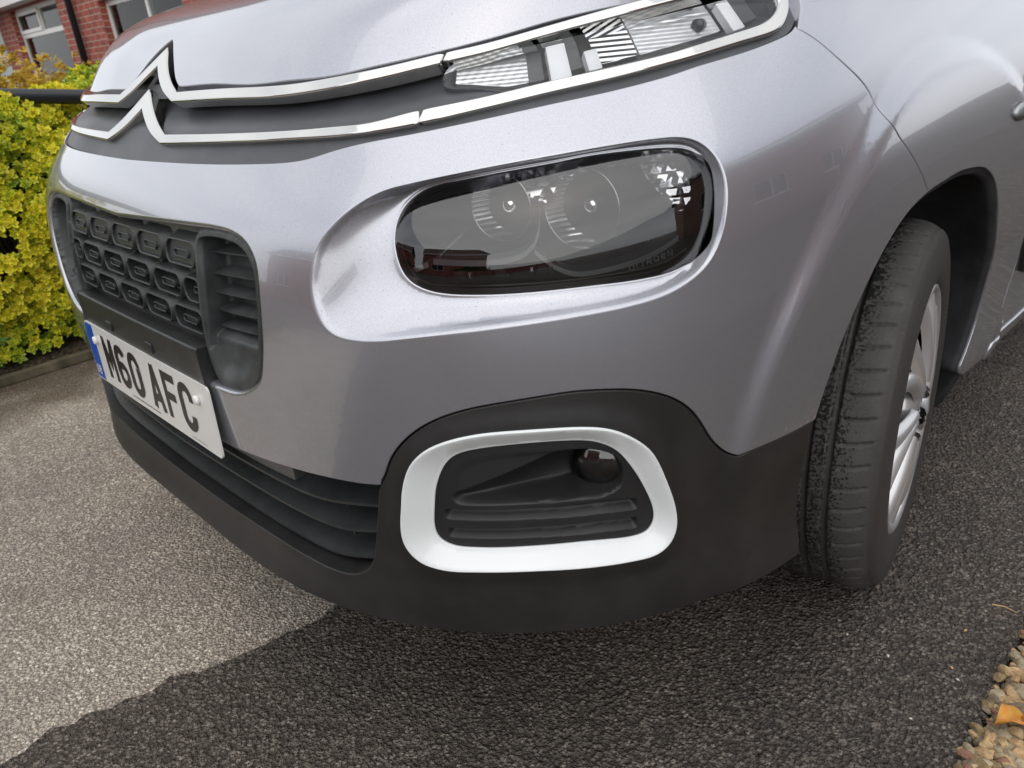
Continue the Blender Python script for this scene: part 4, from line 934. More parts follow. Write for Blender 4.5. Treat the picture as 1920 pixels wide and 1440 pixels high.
grv = N('ShaderNodeMapRange', nt_); nt_.links.new(rad.outputs['Value'], grv.inputs[0]); grv.inputs[1].default_value = .3120; grv.inputs[2].default_value = .3145; wm = math_(nt_, 'MULTIPLY', wr.outputs[0], grv.outputs[0])
c1_ = mixc(nt_, wm, dr.outputs[0], (.012, .012, .012)); c2_ = mixc(nt_, side.outputs[0], c1_, (.040, .037, .035))
nt_.links.new(c2_, b.inputs['Base Color']); nt_.links.new(ramp(nt_, wr.outputs[0], [(0, (.72,)*3), (1, (.38,)*3)]).outputs[0], b.inputs['Roughness'])
gr_ = tex(nt_, 'ShaderNodeTexNoise', 300., Detail=3.); rib_ = math_(nt_, 'MULTIPLY', math_(nt_, 'SINE', math_(nt_, 'MULTIPLY', rad.outputs['Value'], 1100.)), math_(nt_, 'MULTIPLY', side.outputs[0], .12)); bump(nt_, b, math_(nt_, 'ADD', gr_.outputs[0], rib_), .0012, .6)
TV, TF = tyre_mesh()
def wheel(side_, y, steer, detailed=True):
    wh = empty('wheel', (WC[0]*side_, y, WC[2])); wh.rotation_euler = (0, 0, steer+(0 if side_ > 0 else math.pi))
    P_(wh)
    ty = mesh('tyre', TV, TF, M['tyre'], wh, True) if detailed else mesh('tyre', TV, TF, M['tyre'], wh, True)
    # hub cover: rim lip, nine twin-blade spokes over a dark dish
    lat = lambda pr, seg=96: ([(x, r*math.cos(a), r*math.sin(a)) for x, r in pr for a in np.arange(seg)*2*math.pi/seg], [(i*seg+j, (i+1)*seg+j, (i+1)*seg+(j+1) % seg, i*seg+(j+1) % seg) for i in range(len(pr)-1) for j in range(seg)])
    V, Fa = lat([(-.022, .190), (-.010, .194), (-.003, .199), (.0015, .204), (.002, .209), (.0, .2135), (-.004, .2155), (-.012, .2150)])
    mesh('rim_lip', V, Fa, M['wheel'], wh, True)
    V, Fa = lat([(-.065, .01), (-.065, .15), (-.055, .185), (-.03, .193)]); mesh('rim_dish', V, Fa, M['void'], wh, True)
    V, Fa = lat([(.004, .0), (.004, .030), (.002, .042), (-.004, .060), (-.014, .066)]); mesh('hub_cap', V, Fa, M['wheel'], wh, True)
    mb = MB()
    for k in range(7):
        for sg, wd in ((-1, .016), (1, .016)):
            a0 = 2*math.pi*k/7+.3; n_ = 12; V = []
            for i in range(n_):
                t = i/(n_-1); r = .052+.147*t; a = a0+sg*(.10+.13*t*t)+.25*t; wv_ = wd*(.75+.5*t); xx = .012-.016*t*t
                u_ = np.array([0, math.cos(a), math.sin(a)]); v_ = np.array([0, -math.sin(a), math.cos(a)])
                for du, dx in ((-wv_, -.012), (-wv_*.8, -.002), (-wv_*.15, .002), (wv_*.6, -.002), (wv_, -.012)): V.append(u_*r+v_*du+np.array([xx+dx, 0, 0]))
            mb.add(V, [(i*5+j, i*5+j+1, (i+1)*5+j+1, (i+1)*5+j) for i in range(n_-1) for j in range(4)])
    mb.build('spoke', M['wheel'], wh, True)
    return wh
wheel(1, WC[1], ST); wheel(-1, WC[1], ST); wheel(1, 3.69, 0); wheel(-1, 3.69, 0)
# ---------------------------------------------------------------- wheel arch liner and interior blocker
def liner(side_):
    c = arch[arch[:, 1] > .252]; c = join(c, smooth_curve([c[-1], (c[-1][0]+.004, .21), (c[-1][0]+.006, .165)], .006)); k = len(c)
    A = SURF(c[:, 0], np.maximum(c[:, 1], .15), .004); cc = np.array([0, .895, .36]); r_ = A-cc; r_[:, 0] = 0; r_ /= np.linalg.norm(r_, axis=1)[:, None]
    rows = [A-r_*.001, A-r_*.011-[.003, 0, 0], A-r_*.0135-[.010, 0, 0], A-r_*.004-[.03, 0, 0], A-r_*.0-[.10, 0, 0], A+r_*.01-[.28, 0, 0]]
    V = np.vstack(rows); V[5*k:, 0] = .58; V[:, 0] *= side_
    Fa = [(r*k+i, r*k+i+1, (r+1)*k+i+1, (r+1)*k+i) for r in range(5) for i in range(k-1)]; Fa.append(tuple(5*k+i for i in range(k)))
    return P_(mesh('wheel_arch_liner', V, Fa, M['liner'], None, True))
liner(1); liner(-1)
pf = smooth_curve([(.60, .30), (.60, .16), (.72, .150), (.770, .150), (.800, .170), (.812, .23), (.815, .30)], .006)
V = [(x, 1.248, z) for x, z in pf]+[(x, 1.258, z) for x, z in pf]; k = len(pf)
sf = P_(mesh('splash_flap', V, [tuple(range(k)), tuple(range(k, 2*k))[::-1]]+[(i, k+i, k+i+1, i+1) for i in range(k-1)], M['liner'], None))
rv = MB().tube([(.782, 1.249, .205), (.782, 1.243, .205), (.782, 1.241, .205)], [.011, .011, .007], 18).build('push_rivet', M['grey_plastic'], sf)
mb = MB(); mb.box((-.50, .36, .20), (.50, 3.9, .88)); mb.box((-.78, 1.30, .22), (.78, 3.3, .9)); mb.box((-.45, .18, .20), (.45, .37, .62))  # unseen dark boxes added inside the body to stop light leaking through gaps
P_(mb.build('interior_blocker', M['void']))
for s_ in (-1, 1):
    MB().tube([(s_*.45, .9057, .32), (s_*.80, .9057, .3164)], .04, 12).build('axle', M['void'], CAR).location = (0, -.9, 0)
# cabin: windscreen, roof and rear body continue behind the part the photograph shows
def bodyside(side_):
    pts = [(1.10, .68), (1.10, .70)]
mb = MB()
cabin = [(.74, 1.13, 1.085), (.72, 1.95, 1.80), (.70, 2.4, 1.86), (.70, 4.38, 1.84), (.80, 4.42, 1.0), (.83, 4.42, .30)]
V = [(x, y, z) for x, y, z in cabin]+[(-x, y, z) for x, y, z in cabin]; n = len(cabin)
P_(mesh('roof', [V[i] for i in (1, 2, 3, 1+n, 2+n, 3+n)], [(0, 1, 4, 3), (1, 2, 5, 4)], M['paint'], None))
P_(mesh('windscreen', [V[i] for i in (0, 1, 1+n, n)], [(0, 1, 2, 3)], M['pane'], None))
P_(mesh('tailgate', [V[i] for i in (3, 4, 5, 3+n, 4+n, 5+n)], [(0, 1, 4, 3), (1, 2, 5, 4)], M['paint'], None))
for s_ in (-1, 1):
    rear = [(s_*.845, 2.47, .27), (s_*.845, 4.40, .27), (s_*.845, 4.40, 1.08), (s_*.79, 2.47, 1.10)]
    P_(mesh('rear_side', rear, [(0, 1, 2, 3)], M['paint'], None))
    P_(mesh('side_glass', [(s_*.74, 1.2, 1.10), (s_*.79, 2.47, 1.10), (s_*.80, 4.36, 1.08), (s_*.70, 4.36, 1.80), (s_*.70, 2.4, 1.84), (s_*.72, 1.97, 1.78)], [(0, 1, 2, 3, 4, 5)], M['pane'], None))
P_(mesh('scuttle', [(-.79, 1.14, 1.07), (.79, 1.14, 1.07), (.79, 1.30, 1.06), (-.79, 1.30, 1.06)], [(0, 1, 2, 3)], M['black_plastic'], None))

# ---------------------------------------------------------------- ground
def tarmac(name, c0, c1, c2, grain, bumpd, moss=0., damp=False):
    m = mat(name, c1, .85, spec=.3); nt_, b = nodes(m)
    v = tex(nt_, 'ShaderNodeTexVoronoi', grain); v2 = tex(nt_, 'ShaderNodeTexVoronoi', grain*2.3); nz = tex(nt_, 'ShaderNodeTexNoise', grain*.55, Detail=3.)
    cs = N('ShaderNodeSeparateColor', nt_); nt_.links.new(v.outputs['Color'], cs.inputs[0])
    stone = ramp(nt_, cs.outputs[0], [(0, c0), (.45, c1), (.82, c2), (.97, tuple(min(1, x*1.5) for x in c2))])
    hgt = math_(nt_, 'SUBTRACT', math_(nt_, 'MULTIPLY', nz.outputs[0], .9), v.outputs['Distance']); hgt = math_(nt_, 'ADD', math_(nt_, 'SUBTRACT', hgt, math_(nt_, 'MULTIPLY', v2.outputs['Distance'], .45)), .42)
    binder = ramp(nt_, hgt, [(.02, (0, 0, 0)), (.26, (1, 1, 1))])
    col = mixc(nt_, binder.outputs[0], tuple(x*.62 for x in c0), stone.outputs[0])
    big = tex(nt_, 'ShaderNodeTexNoise', 1.7, Detail=5., Roughness=.6); br = ramp(nt_, big.outputs[0], [(.3, (.70, .70, .71)), (.7, (1.20, 1.17, 1.13))])
    lg = tex(nt_, 'ShaderNodeTexVoronoi', grain*.33); lc = N('ShaderNodeSeparateColor', nt_); nt_.links.new(lg.outputs['Color'], lc.inputs[0])
    lm_ = math_(nt_, 'MULTIPLY', math_(nt_, 'GREATER_THAN', lc.outputs[1], .80), math_(nt_, 'LESS_THAN', lg.outputs['Distance'], .36)); ls = ramp(nt_, lc.outputs[0], [(0, c0), (.5, c1), (1, tuple(min(1, x*1.25) for x in c2))])
    col = mixc(nt_, math_(nt_, 'MULTIPLY', lm_, .8), col, ls.outputs[0])
    if damp:
        cc_ = N('ShaderNodeTexCoord', nt_); sp_ = N('ShaderNodeSeparateXYZ', nt_); nt_.links.new(cc_.outputs['Object'], sp_.inputs[0]); dn_ = tex(nt_, 'ShaderNodeTexNoise', 2.2, Detail=6.)
        dv2 = math_(nt_, 'ADD', math_(nt_, 'MULTIPLY', sp_.outputs[0], .9), math_(nt_, 'MULTIPLY', dn_.outputs[0], 1.3)); dr_ = ramp(nt_, dv2, [(.0, (0, 0, 0)), (.30, (1, 1, 1))]); dv2.node.use_clamp = False
        nt_.nodes.active = None
        sh_ = math_(nt_, 'ADD', dv2, .85); nt_.links.new(sh_, dr_.inputs[0]); dm_ = N('ShaderNodeMix', nt_, data_type='RGBA', blend_type='MULTIPLY'); dm_.inputs[0].default_value = 1; nt_.links.new(col, dm_.inputs[6]); nt_.links.new(ramp(nt_, dr_.outputs[0], [(0, (.42, .38, .33)), (1, (1, 1, 1))]).outputs[0], dm_.inputs[7]); col = dm_.outputs[2]
    mu = N('ShaderNodeMix', nt_, data_type='RGBA', blend_type='MULTIPLY'); mu.inputs[0].default_value = 1; nt_.links.new(col, mu.inputs[6]); nt_.links.new(br.outputs[0], mu.inputs[7]); col = mu.outputs[2]
    if moss:
        mo = tex(nt_, 'ShaderNodeTexNoise', 9., Detail=6., Roughness=.7); mr = ramp(nt_, mo.outputs[0], [(.56, (0, 0, 0)), (.72, (moss,)*3)])
        col = mixc(nt_, mr.outputs[0], col, (.16, .15, .05))
    nt_.links.new(col, b.inputs['Base Color'])
    bump(nt_, b, hgt, bumpd, 1.)
    nt_.links.new(ramp(nt_, nz.outputs[0], [(.3, (.55 if damp else .40,)*3), (.6, (.9 if damp else .68,)*3)]).outputs[0], b.inputs['Roughness'])
    return m
M['tar_new'] = tarmac('dark_tarmac', (.110, .092, .079), (.155, .132, .114), (.215, .187, .163), 150., .010)
M['tar_old'] = tarmac('weathered_tarmac', (.41, .362, .308), (.53, .472, .405), (.61, .55, .475), 175., .006, .30, True)
M['soil'] = tarmac('soil', (.05, .036, .022), (.09, .068, .042), (.14, .11, .075), 90., .012)
g = mesh('ground', [(-60, -60, -.012), (60, -60, -.012), (60, 60, -.012), (-60, 60, -.012)], [(0, 1, 2, 3)], M['tar_new']); tag(g, kind='structure')
dv_ = mesh('old_tarmac', [(-1.83, -3.5, -.008), (.6, -3.5, -.008), (.6, 9, -.008), (-1.83, 9, -.008)], [(0, 1, 2, 3)], M['tar_old']); tag(dv_, kind='structure')
# new tarmac laid over it, with its ragged edge running under the bumper
bx = [(.03, -.364), (.012, -.327), (.034, -.301), (.028, -.27), (.046, -.247), (.050, -.213), (.066, -.177), (.054, -.145), (.086, -.103), (.101, -.053), (.112, -.004), (.117, .047), (.135, .093), (.127, .137), (.127, .17)]
bx = [(p[0], p[1]) for p in bx]; r_ = random.Random(5)
pre = [(.02+.02*r_.uniform(-1, 1), y) for y in np.arange(-3.5, -.38, .04)]; post = [(.13+.02*r_.uniform(-1, 1)+.02*y, y) for y in np.arange(.21, 9, .04)]
E_ = np.array(pre+bx+post); L = np.concatenate([[0], np.cumsum(np.linalg.norm(np.diff(E_, axis=0), axis=1))]); t = np.arange(0, L[-1], .006)
E_ = np.stack([np.interp(t, L, E_[:, 0]), np.interp(t, L, E_[:, 1])], 1)+RNG.normal(0, .0016, (len(t), 2)); k = len(E_)
XR = 1.10
gxe = np.interp(E_[:, 1], [-3.5, .0, .50, .525, .593, .677, .77, .866, .95, 1.2, 9], [1.20, 1.13, 1.104, 1.101, 1.099, 1.094, 1.088, 1.083, 1.084, 1.10, 1.12])+RNG.normal(0, .003, k)
V = [(x, y, -.008) for x, y in E_]+[(x+.002, y, -.003) for x, y in E_]+[(x+.006, y, 0.) for x, y in E_]+[(x, y, 0.) for x, y in zip(gxe-.006, E_[:, 1])]+[(x, y, -.004) for x, y in zip(gxe, E_[:, 1])]+[(x+.001, y, -.013) for x, y in zip(gxe, E_[:, 1])]
Fa = [(j*k+i, (j+1)*k+i, (j+1)*k+i+1, j*k+i+1) for j in range(5) for i in range(k-1)]
dn = mesh('driveway', V, Fa, M['tar_new'], smooth=False); tag(dn, kind='structure')
# gravel bed along the drive
bed = mesh('gravel_bed', [(1.06, -3.5, -.0115), (2.6, -3.5, -.0115), (2.6, 9, -.0115), (1.06, 9, -.0115)], [(0, 1, 2, 3)], M['soil']); tag(bed, kind='structure')
m = M['pebble'] = mat('pebble', (.3, .25, .2), .75); nt_, b = nodes(m); gi = N('ShaderNodeNewGeometry', nt_)
pr = ramp(nt_, gi.outputs['Random Per Island'], [(0, (.26, .20, .11)), (.18, (.46, .32, .18)), (.34, (.34, .29, .21)), (.5, (.50, .37, .22)), (.64, (.20, .16, .12)), (.76, (.28, .15, .11)), (.88, (.44, .38, .28)), (1., (.18, .165, .12))])
pr.color_ramp.interpolation = 'CONSTANT'; pn = tex(nt_, 'ShaderNodeTexNoise', 120., Detail=6., Roughness=.7)
po = ramp(nt_, pn.outputs[0], [(.3, (.55, .52, .45)), (.7, (1.25, 1.2, 1.1))]); mu = N('ShaderNodeMix', nt_, data_type='RGBA', blend_type='MULTIPLY'); mu.inputs[0].default_value = 1
nt_.links.new(pr.outputs[0], mu.inputs[6]); nt_.links.new(po.outputs[0], mu.inputs[7]); nt_.links.new(mu.outputs[2], b.inputs['Base Color']); bump(nt_, b, pn.outputs[0], .003, .7)
def ico(sub=2):
    import bmesh
    bm = bmesh.new(); bmesh.ops.create_icosphere(bm, subdivisions=sub, radius=1); V = np.array([v.co[:] for v in bm.verts]); Fa = [tuple(v.index for v in f.verts) for f in bm.faces]; bm.free(); return V, Fa
IV, IF = ico(2)
def stone(c, r, rng):
    V = IV.copy()
    for _ in range(9):                    # chop with random planes for a broken, then worn look
        n = rng.normal(size=3); n /= np.linalg.norm(n); h = rng.uniform(.42, .80); e = V@n-h; V = V-np.outer(np.clip(e, 0, None)*.9, n)
    V = V*(r*rng.uniform(.7, 1.25, 3))*[1, 1, .75]; a = rng.uniform(0, 6.28); ca, sa = math.cos(a), math.sin(a)
    return V@np.array([[ca, sa, 0], [-sa, ca, 0], [0, 0, 1]])+c
mb = MB(); rg = np.random.default_rng(11); pos = []
for i in range(3300):
    y = rg.uniform(.2, 1.35); x0 = np.interp(y, [0, .5, .9, 1.6], [1.118, 1.100, 1.082, 1.094]); x = x0+abs(rg.normal(0, .09))+rg.uniform(-.003, .02)
    r = rg.uniform(.004, .008) if rg.random() < .45 else rg.uniform(.008, .0155)
    lay = 0 if rg.random() < .75 else 1
    mb.add(stone(np.array([x, y, -.004+r*.3+lay*.006]), r, rg), IF)
gv = mb.build('gravel', M['pebble'], None, False); tag(gv, kind='stuff', label='mixed tan and grey pebbles bordering the dark tarmac', cat='gravel')
# fallen leaf on the gravel
m = M['leaf_dead'] = mat('dead_leaf', (.62, .29, .05), .5); nt_, b = nodes(m); b.inputs['Subsurface Weight'].default_value = .0
ln = tex(nt_, 'ShaderNodeTexNoise', 70., Detail=5.); nt_.links.new(ramp(nt_, ln.outputs[0], [(.35, (.60, .33, .07)), (.6, (.62, .24, .03)), (.75, (.20, .07, .02))]).outputs[0], b.inputs['Base Color'])
V = []; n_ = 13; prw = [.0, .35, .62, .82, .95, 1.0, .98, .9, .78, .62, .44, .22, .0]
for i in range(n_):
    t = i/(n_-1)
    for j in range(5):
        q = (j-2)/2; wq = prw[i]*.017; V.append((-.032+.064*t, q*wq, .010+.011*abs(q)**1.5+.010*math.sin(t*5)+.004*math.sin(q*6+t*11)))
Fa = [(i*5+j, i*5+j+1, (i+1)*5+j+1, (i+1)*5+j) for i in range(n_-1) for j in range(4)]
lf = mesh('fallen_leaf', V, Fa, M['leaf_dead'], None, True); lf.location = (1.128, .628, .012); lf.rotation_euler = (.15, .12, R(62)); md = lf.modifiers.new('s', 'SOLIDIFY'); md.thickness = .0006
tag(lf, 'curled orange yellow dead leaf lying on the gravel', 'leaf')
M['chip'] = mat('pale_stone', (.62, .58, .50), .6); M['chip2'] = mat('tan_stone', (.55, .36, .15), .6)
chips = [((.948, .666), .0026, 'chip', 'white stone chip on dark tarmac, the one nearest below the tyre'), ((1.045, .683), .003, 'chip', 'slim white stone chip on dark tarmac beside the gravel edge'), ((1.030, .702), .0034, 'chip2', 'yellowish tan pebble on dark tarmac near the gravel'), ((1.018, .799), .0024, 'chip2', 'tiny orange fragment on dark tarmac between tyre and gravel'), ((1.021, .565), .0026, 'chip', 'white stone chip on dark tarmac at the bottom of the view'), ((.879, .672), .0024, 'chip', 'small white speck of stone on dark tarmac under the bumper corner')]
for (x, y), r, mm, lb in chips:
    o = mesh('stone_chip', stone(np.zeros(3), r, rg), IF, M[mm]); o.location = (x, y, r*.45); tag(o, lb, 'stone', 'loose stone chips on the drive')
tw = MB().tube([(0, 0, 0), (.018, .004, .002), (.036, .001, .001)], [.0012, .001, .0005], 6).build('pine_needle', M['chip2'], None); tw.location = (1.03, .89, .002); tag(tw, 'thin orange brown needle lying on the dark tarmac by the gravel', 'twig')
# timber edging under the hedge
m = M['timber'] = mat('timber_edging', (.16, .13, .09), .8); nt_, b = nodes(m); tn = tex(nt_, 'ShaderNodeTexNoise', 12., Detail=6.); nt_.links.new(ramp(nt_, tn.outputs[0], [(.35, (.05, .045, .022)), (.7, (.15, .125, .08))]).outputs[0], b.inputs['Base Color']); bump(nt_, b, tn.outputs[0], .01, .6)
mb = MB(); mb.box((-1.835, -3.2, -.008), (-1.81, 5, .030)); o = mb.build('timber_edging', M['timber']); md = o.modifiers.new('b', 'BEVEL'); md.width = .006; md.segments = 2
tag(o, 'low weathered timber edging board along the foot of the hedge', 'edging')
so_ = mesh('soil', [(-3.4, -3.2, .03), (-1.83, -3.2, .03), (-1.83, 5, .03), (-3.4, 5, .03)], [(0, 1, 2, 3)], M['soil']); tag(so_, kind='structure')
# ---------------------------------------------------------------- hedge of variegated leaves
def leafmat(name, stops, rough=.35, sub=.25):
    m = mat(name, stops[0][1], rough, spec=.5); nt_, b = nodes(m); gi = N('ShaderNodeNewGeometry', nt_); at = N('ShaderNodeAttribute', nt_, attribute_name='tone')
    r = ramp(nt_, at.outputs['Fac'], stops); at2 = N('ShaderNodeAttribute', nt_, attribute_name='rim')
    col = r.outputs[0]
    if 'varieg' in name:
        cen_ = ramp(nt_, at.outputs['Fac'], [(0, (.05, .12, .015)), (.5, (.16, .30, .025)), (.85, (.52, .54, .035)), (1, (.74, .62, .04))])
        fr = ramp(nt_, at2.outputs['Fac'], [(.20, (1, 1, 1)), (.42, (0, 0, 0))]); col = mixc(nt_, fr.outputs[0], r.outputs[0], cen_.outputs[0])
    nt_.links.new(col, b.inputs['Base Color'])
    o = nt_.nodes['Material Output']; tr = N('ShaderNodeBsdfTranslucent', nt_); nt_.links.new(col, tr.inputs[0]); ms = N('ShaderNodeMixShader', nt_); ms.inputs[0].default_value = sub
    nt_.links.new(b.outputs[0], ms.inputs[1]); nt_.links.new(tr.outputs[0], ms.inputs[2]); nt_.links.new(ms.outputs[0], o.inputs[0]); return m
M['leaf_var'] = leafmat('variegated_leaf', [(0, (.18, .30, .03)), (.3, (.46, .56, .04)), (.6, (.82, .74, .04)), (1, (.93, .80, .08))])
M['leaf_orange'] = leafmat('orange_leaf', [(0, (.20, .15, .02)), (.5, (.52, .36, .05)), (1, (.76, .56, .08))])
M['leaf_green'] = leafmat('green_leaf', [(0, (.015, .05, .012)), (.5, (.04, .12, .025)), (1, (.09, .22, .05))])
M['bark'] = mat('twig_bark', (.06, .045, .03), .8)
# a leaf: 8 faces, folded on its midrib, slightly cupped
_lx = [0, .25, .55, .82, 1.0]; _lw = [0.06, .40, .48, .30, 0.02]
def leaf_template():
    V = []; rim = []
    for x, w_ in zip(_lx, _lw):
        for q in (-1, -.5, 0, .5, 1): V.append((x, q*w_*.62, .10*abs(q)-.16*(x-.4)**2)); rim.append(max(abs(q), abs(x-.5)*1.7 if x > .5 else 0))
    Fa = [(i*5+j, (i+1)*5+j, (i+1)*5+j+1, i*5+j+1) for i in range(4) for j in range(4)]; return np.array(V), np.array(Fa), np.array(rim)
LT, LF, LR = leaf_template()
def leaves(name, pos, dirs, ups, size, tone, m, parent):
    n = len(pos); d = dirs/np.linalg.norm(dirs, axis=1)[:, None]; s_ = np.cross(ups, d); s_ /= np.linalg.norm(s_, axis=1)[:, None]+1e-9; u_ = np.cross(d, s_)
    V = pos[:, None]+size[:, None, None]*(LT[None, :, :1]*d[:, None]+LT[None, :, 1:2]*s_[:, None]+LT[None, :, 2:]*u_[:, None]); Fa = (LF[None]+np.arange(n)[:, None, None]*len(LT)).reshape(-1, 4); V = V.reshape(-1, 3)
    me = bpy.data.meshes.new(name); me.vertices.add(len(V)); me.vertices.foreach_set('co', V.ravel()); me.loops.add(Fa.size); me.loops.foreach_set('vertex_index', Fa.ravel().astype(np.int32)); me.polygons.add(len(Fa)); me.polygons.foreach_set('loop_start', np.arange(0, Fa.size, 4, dtype=np.int32)); me.polygons.foreach_set('use_smooth', np.ones(len(Fa), dtype=bool))
    a = me.attributes.new('tone', 'FLOAT', 'POINT'); a.data.foreach_set('value', np.repeat(tone, len(LT)).astype(np.float32)); a = me.attributes.new('rim', 'FLOAT', 'POINT'); a.data.foreach_set('value', np.tile(LR, n).astype(np.float32))
    me.materials.append(m); me.update(); me.validate(); o = bpy.data.objects.new(name, me); C.objects.link(o); o.parent = parent; return o
def rosettes(name, cen, nrm, rad, m, parent, rg, tone, per=6, lay=2):
    P_l, D_l, U_l, S_l, T_l = [], [], [], [], []
    n = nrm/np.linalg.norm(nrm, axis=1)[:, None]; ref = rg.normal(size=n.shape); a = np.cross(n, ref); a /= np.linalg.norm(a, axis=1)[:, None]; b_ = np.cross(n, a)
    for L_ in range(lay):
        for k in range(per):
            ang = 2*math.pi*(k+.5*L_)/per+rg.uniform(-.3, .3, len(n)); el = (.25+.75*L_/max(lay-1, 1))+rg.uniform(-.2, .2, len(n))
            d = (np.cos(ang)[:, None]*a+np.sin(ang)[:, None]*b_)*np.cos(el)[:, None]+n*np.sin(el)[:, None]
            P_l.append(cen+n*(rad*.25*L_)[:, None]-n*(.004)); D_l.append(d); U_l.append(n*1.+d*.01); S_l.append(rad*(1-.25*L_)*rg.uniform(.8, 1.15, len(n))); T_l.append(np.clip(tone+.12*L_+rg.normal(0, .07, len(n)), 0, 1))
    return leaves(name, np.vstack(P_l), np.vstack(D_l), np.vstack(U_l), np.concatenate(S_l), np.concatenate(T_l), m, parent)
hd = empty('hedge', (-2.1, 1., 0)); tag(hd, 'yellow and green variegated hedge behind the timber edging, left of the car', 'hedge')
rg = np.random.default_rng(21)
def relief(y, z): return .09*np.sin(3.1*y+1.3*z)+.07*np.sin(7.3*y+2.*z+1)*np.sin(6.1*z+.7)+.05*np.sin(15*y-4*z)*np.sin(13*z+2)
n = 8600; y = rg.uniform(-2.2, 3.4, n); z = rg.uniform(.06, .93, n); near = rg.random(n) < .6; y[near] = rg.uniform(-.5, 1.5, near.sum())
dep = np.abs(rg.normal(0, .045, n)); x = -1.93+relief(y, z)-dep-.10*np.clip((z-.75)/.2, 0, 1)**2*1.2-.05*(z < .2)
hole = (np.sin(9*y+3.)*np.sin(8*z+1.1) > .95); keep = ~hole
x, y, z, dep = x[keep], y[keep], z[keep], dep[keep]; cen = np.stack([x, y, z], 1); nr = np.stack([np.full(len(x), 1.), rg.normal(0, .45, len(x)), .55+rg.normal(0, .4, len(x))], 1)
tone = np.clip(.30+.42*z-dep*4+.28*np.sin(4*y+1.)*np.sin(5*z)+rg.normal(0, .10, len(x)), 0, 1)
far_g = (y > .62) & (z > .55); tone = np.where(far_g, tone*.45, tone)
sz = rg.uniform(.016, .029, len(x))
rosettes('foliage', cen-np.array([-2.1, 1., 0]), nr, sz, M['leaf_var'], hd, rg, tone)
n = 1500; y = rg.uniform(-2.2, 3.4, n); near = rg.random(n) < .5; y[near] = rg.uniform(-.4, 1.3, near.sum()); xx = rg.uniform(-2.5, -1.95, n); z = .90+.05*np.sin(9*y)+rg.uniform(-.05, .05, n)
cen = np.stack([xx, y, z], 1)
rosettes('top_foliage', cen-np.array([-2.1, 1., 0]), np.stack([rg.normal(.2, .4, n), rg.normal(0, .4, n), np.ones(n)], 1), rg.uniform(.022, .036, n), M['leaf_var'], hd, rg, np.clip(.62+rg.normal(0, .15, n)-.35*(y > .62), 0, 1))
mb = MB()
for i in range(150):
    y0 = rg.uniform(-1.5, 3); x0 = -2.15; mb.tube([(x0+2.1, y0-1, .03), (x0+2.1+rg.uniform(-.05, .1), y0-1+rg.uniform(-.1, .1), .45), (x0+2.1+rg.uniform(.0, .2), y0-1+rg.uniform(-.2, .2), .88)], [.007, .005, .002], 5)
mb.build('stems', M['bark'], hd)
mb = MB(); mb.box((-.55, -3.3, .03), (-.12, 2.4, .80)); mb.build('inner_shade', M['leaf_core'] if 'leaf_core' in M else mat('hedge_shade_dark', (.012, .02, .008), .9), hd)  # box added inside the hedge, its near-black colour standing in for shade
# small rose-like plant at the hedge's foot
rs_ = empty('rose_shoot', (-1.80, -.02, .03)); tag(rs_, 'dark green leafy shoot growing at the foot of the hedge', 'plant')
n = 60; t = rg.uniform(0, 1, n); cen = np.stack([rg.uniform(-.02, .10, n), rg.uniform(-.16, .10, n), .05+.30*t], 1)
leaves('foliage', cen, rg.normal(0, 1, (n, 3))*[1, 1, .35]+[.5, 0, -.1], np.tile([0, 0, 1.], (n, 1)), rg.uniform(.03, .05, n), rg.uniform(.2, .9, n), M['leaf_green'], rs_)
MB().tube([(0, 0, 0), (.04, -.05, .15), (.05, -.1, .34)], [.003, .002, .001], 5).build('stem', M['bark'], rs_)
# black handrail over the hedge
m = M['rail'] = mat('black_rail_paint', (.015, .017, .020), .35); 
ra = empty('handrail', (-1.95, .3, 0)); tag(ra, 'black tubular handrail running above the variegated hedge', 'railing')
MB().tube([(.02, -2.2, .923+.29), (.02, -.6, .985), (.02, 0, .925), (.02, .8, .825), (.02, 2.4, .62)], .025, 20).build('top_rail', M['rail'], ra, True)
for yy, zz in ((-1.4, 1.07), (.9, .80), (2.2, .64)): MB().tube([(.02, yy, 0), (.02, yy, zz)], .02, 12).build('post', M['rail'], ra, True)
# orange and green shrubs behind
def shrub(name, label, c, rad, m, n, t0, size=.03):
    e = empty(name, (c[0], c[1], 0)); tag(e, label, 'shrub'); g_ = np.random.default_rng(int(abs(c[0]*100))+n)
    d = g_.normal(size=(n, 3)); d /= np.linalg.norm(d, axis=1)[:, None]; rr = g_.uniform(.55, 1.05, n)**.6; P = d*np.array(rad)*rr[:, None]*(1+.18*np.sin(5*d[:, :1]*3+2)*np.sin(7*d[:, 1:2]+1)); P[:, 2] = np.abs(P[:, 2])
    P[:, 2] += c[2]; rosettes('foliage', P, d+[0, 0, .5], g_.uniform(.7, 1.3, n)*size, m, e, g_, np.clip(t0+.25*d[:, 2]+g_.normal(0, .12, n), 0, 1), 4, 2)
    mb = MB()
    for i in range(24):
        a = g_.uniform(0, 6.28); q = g_.uniform(.2, .8); mb.tube([(0, 0, 0), (math.cos(a)*rad[0]*q*.5, math.sin(a)*rad[1]*q*.5, .5*(c[2]+rad[2])), (math.cos(a)*rad[0]*q, math.sin(a)*rad[1]*q, c[2]+rad[2]*math.sqrt(max(0, 1-q*q))*.9)], [.012, .008, .003], 5)
    mb.build('stems', M['bark'], e); return e
shrub('orange_shrub', 'feathery orange and yellow shrub in front of the brick house', (-5.2, .95, .30), (1.2, .95, .80), M['leaf_orange'], 5200, .7, .036)
shrub('green_shrub', 'green leafy shrub between the handrail and the car', (-2.75, .80, .20), (.32, .40, .64), M['leaf_green'], 900, .8)
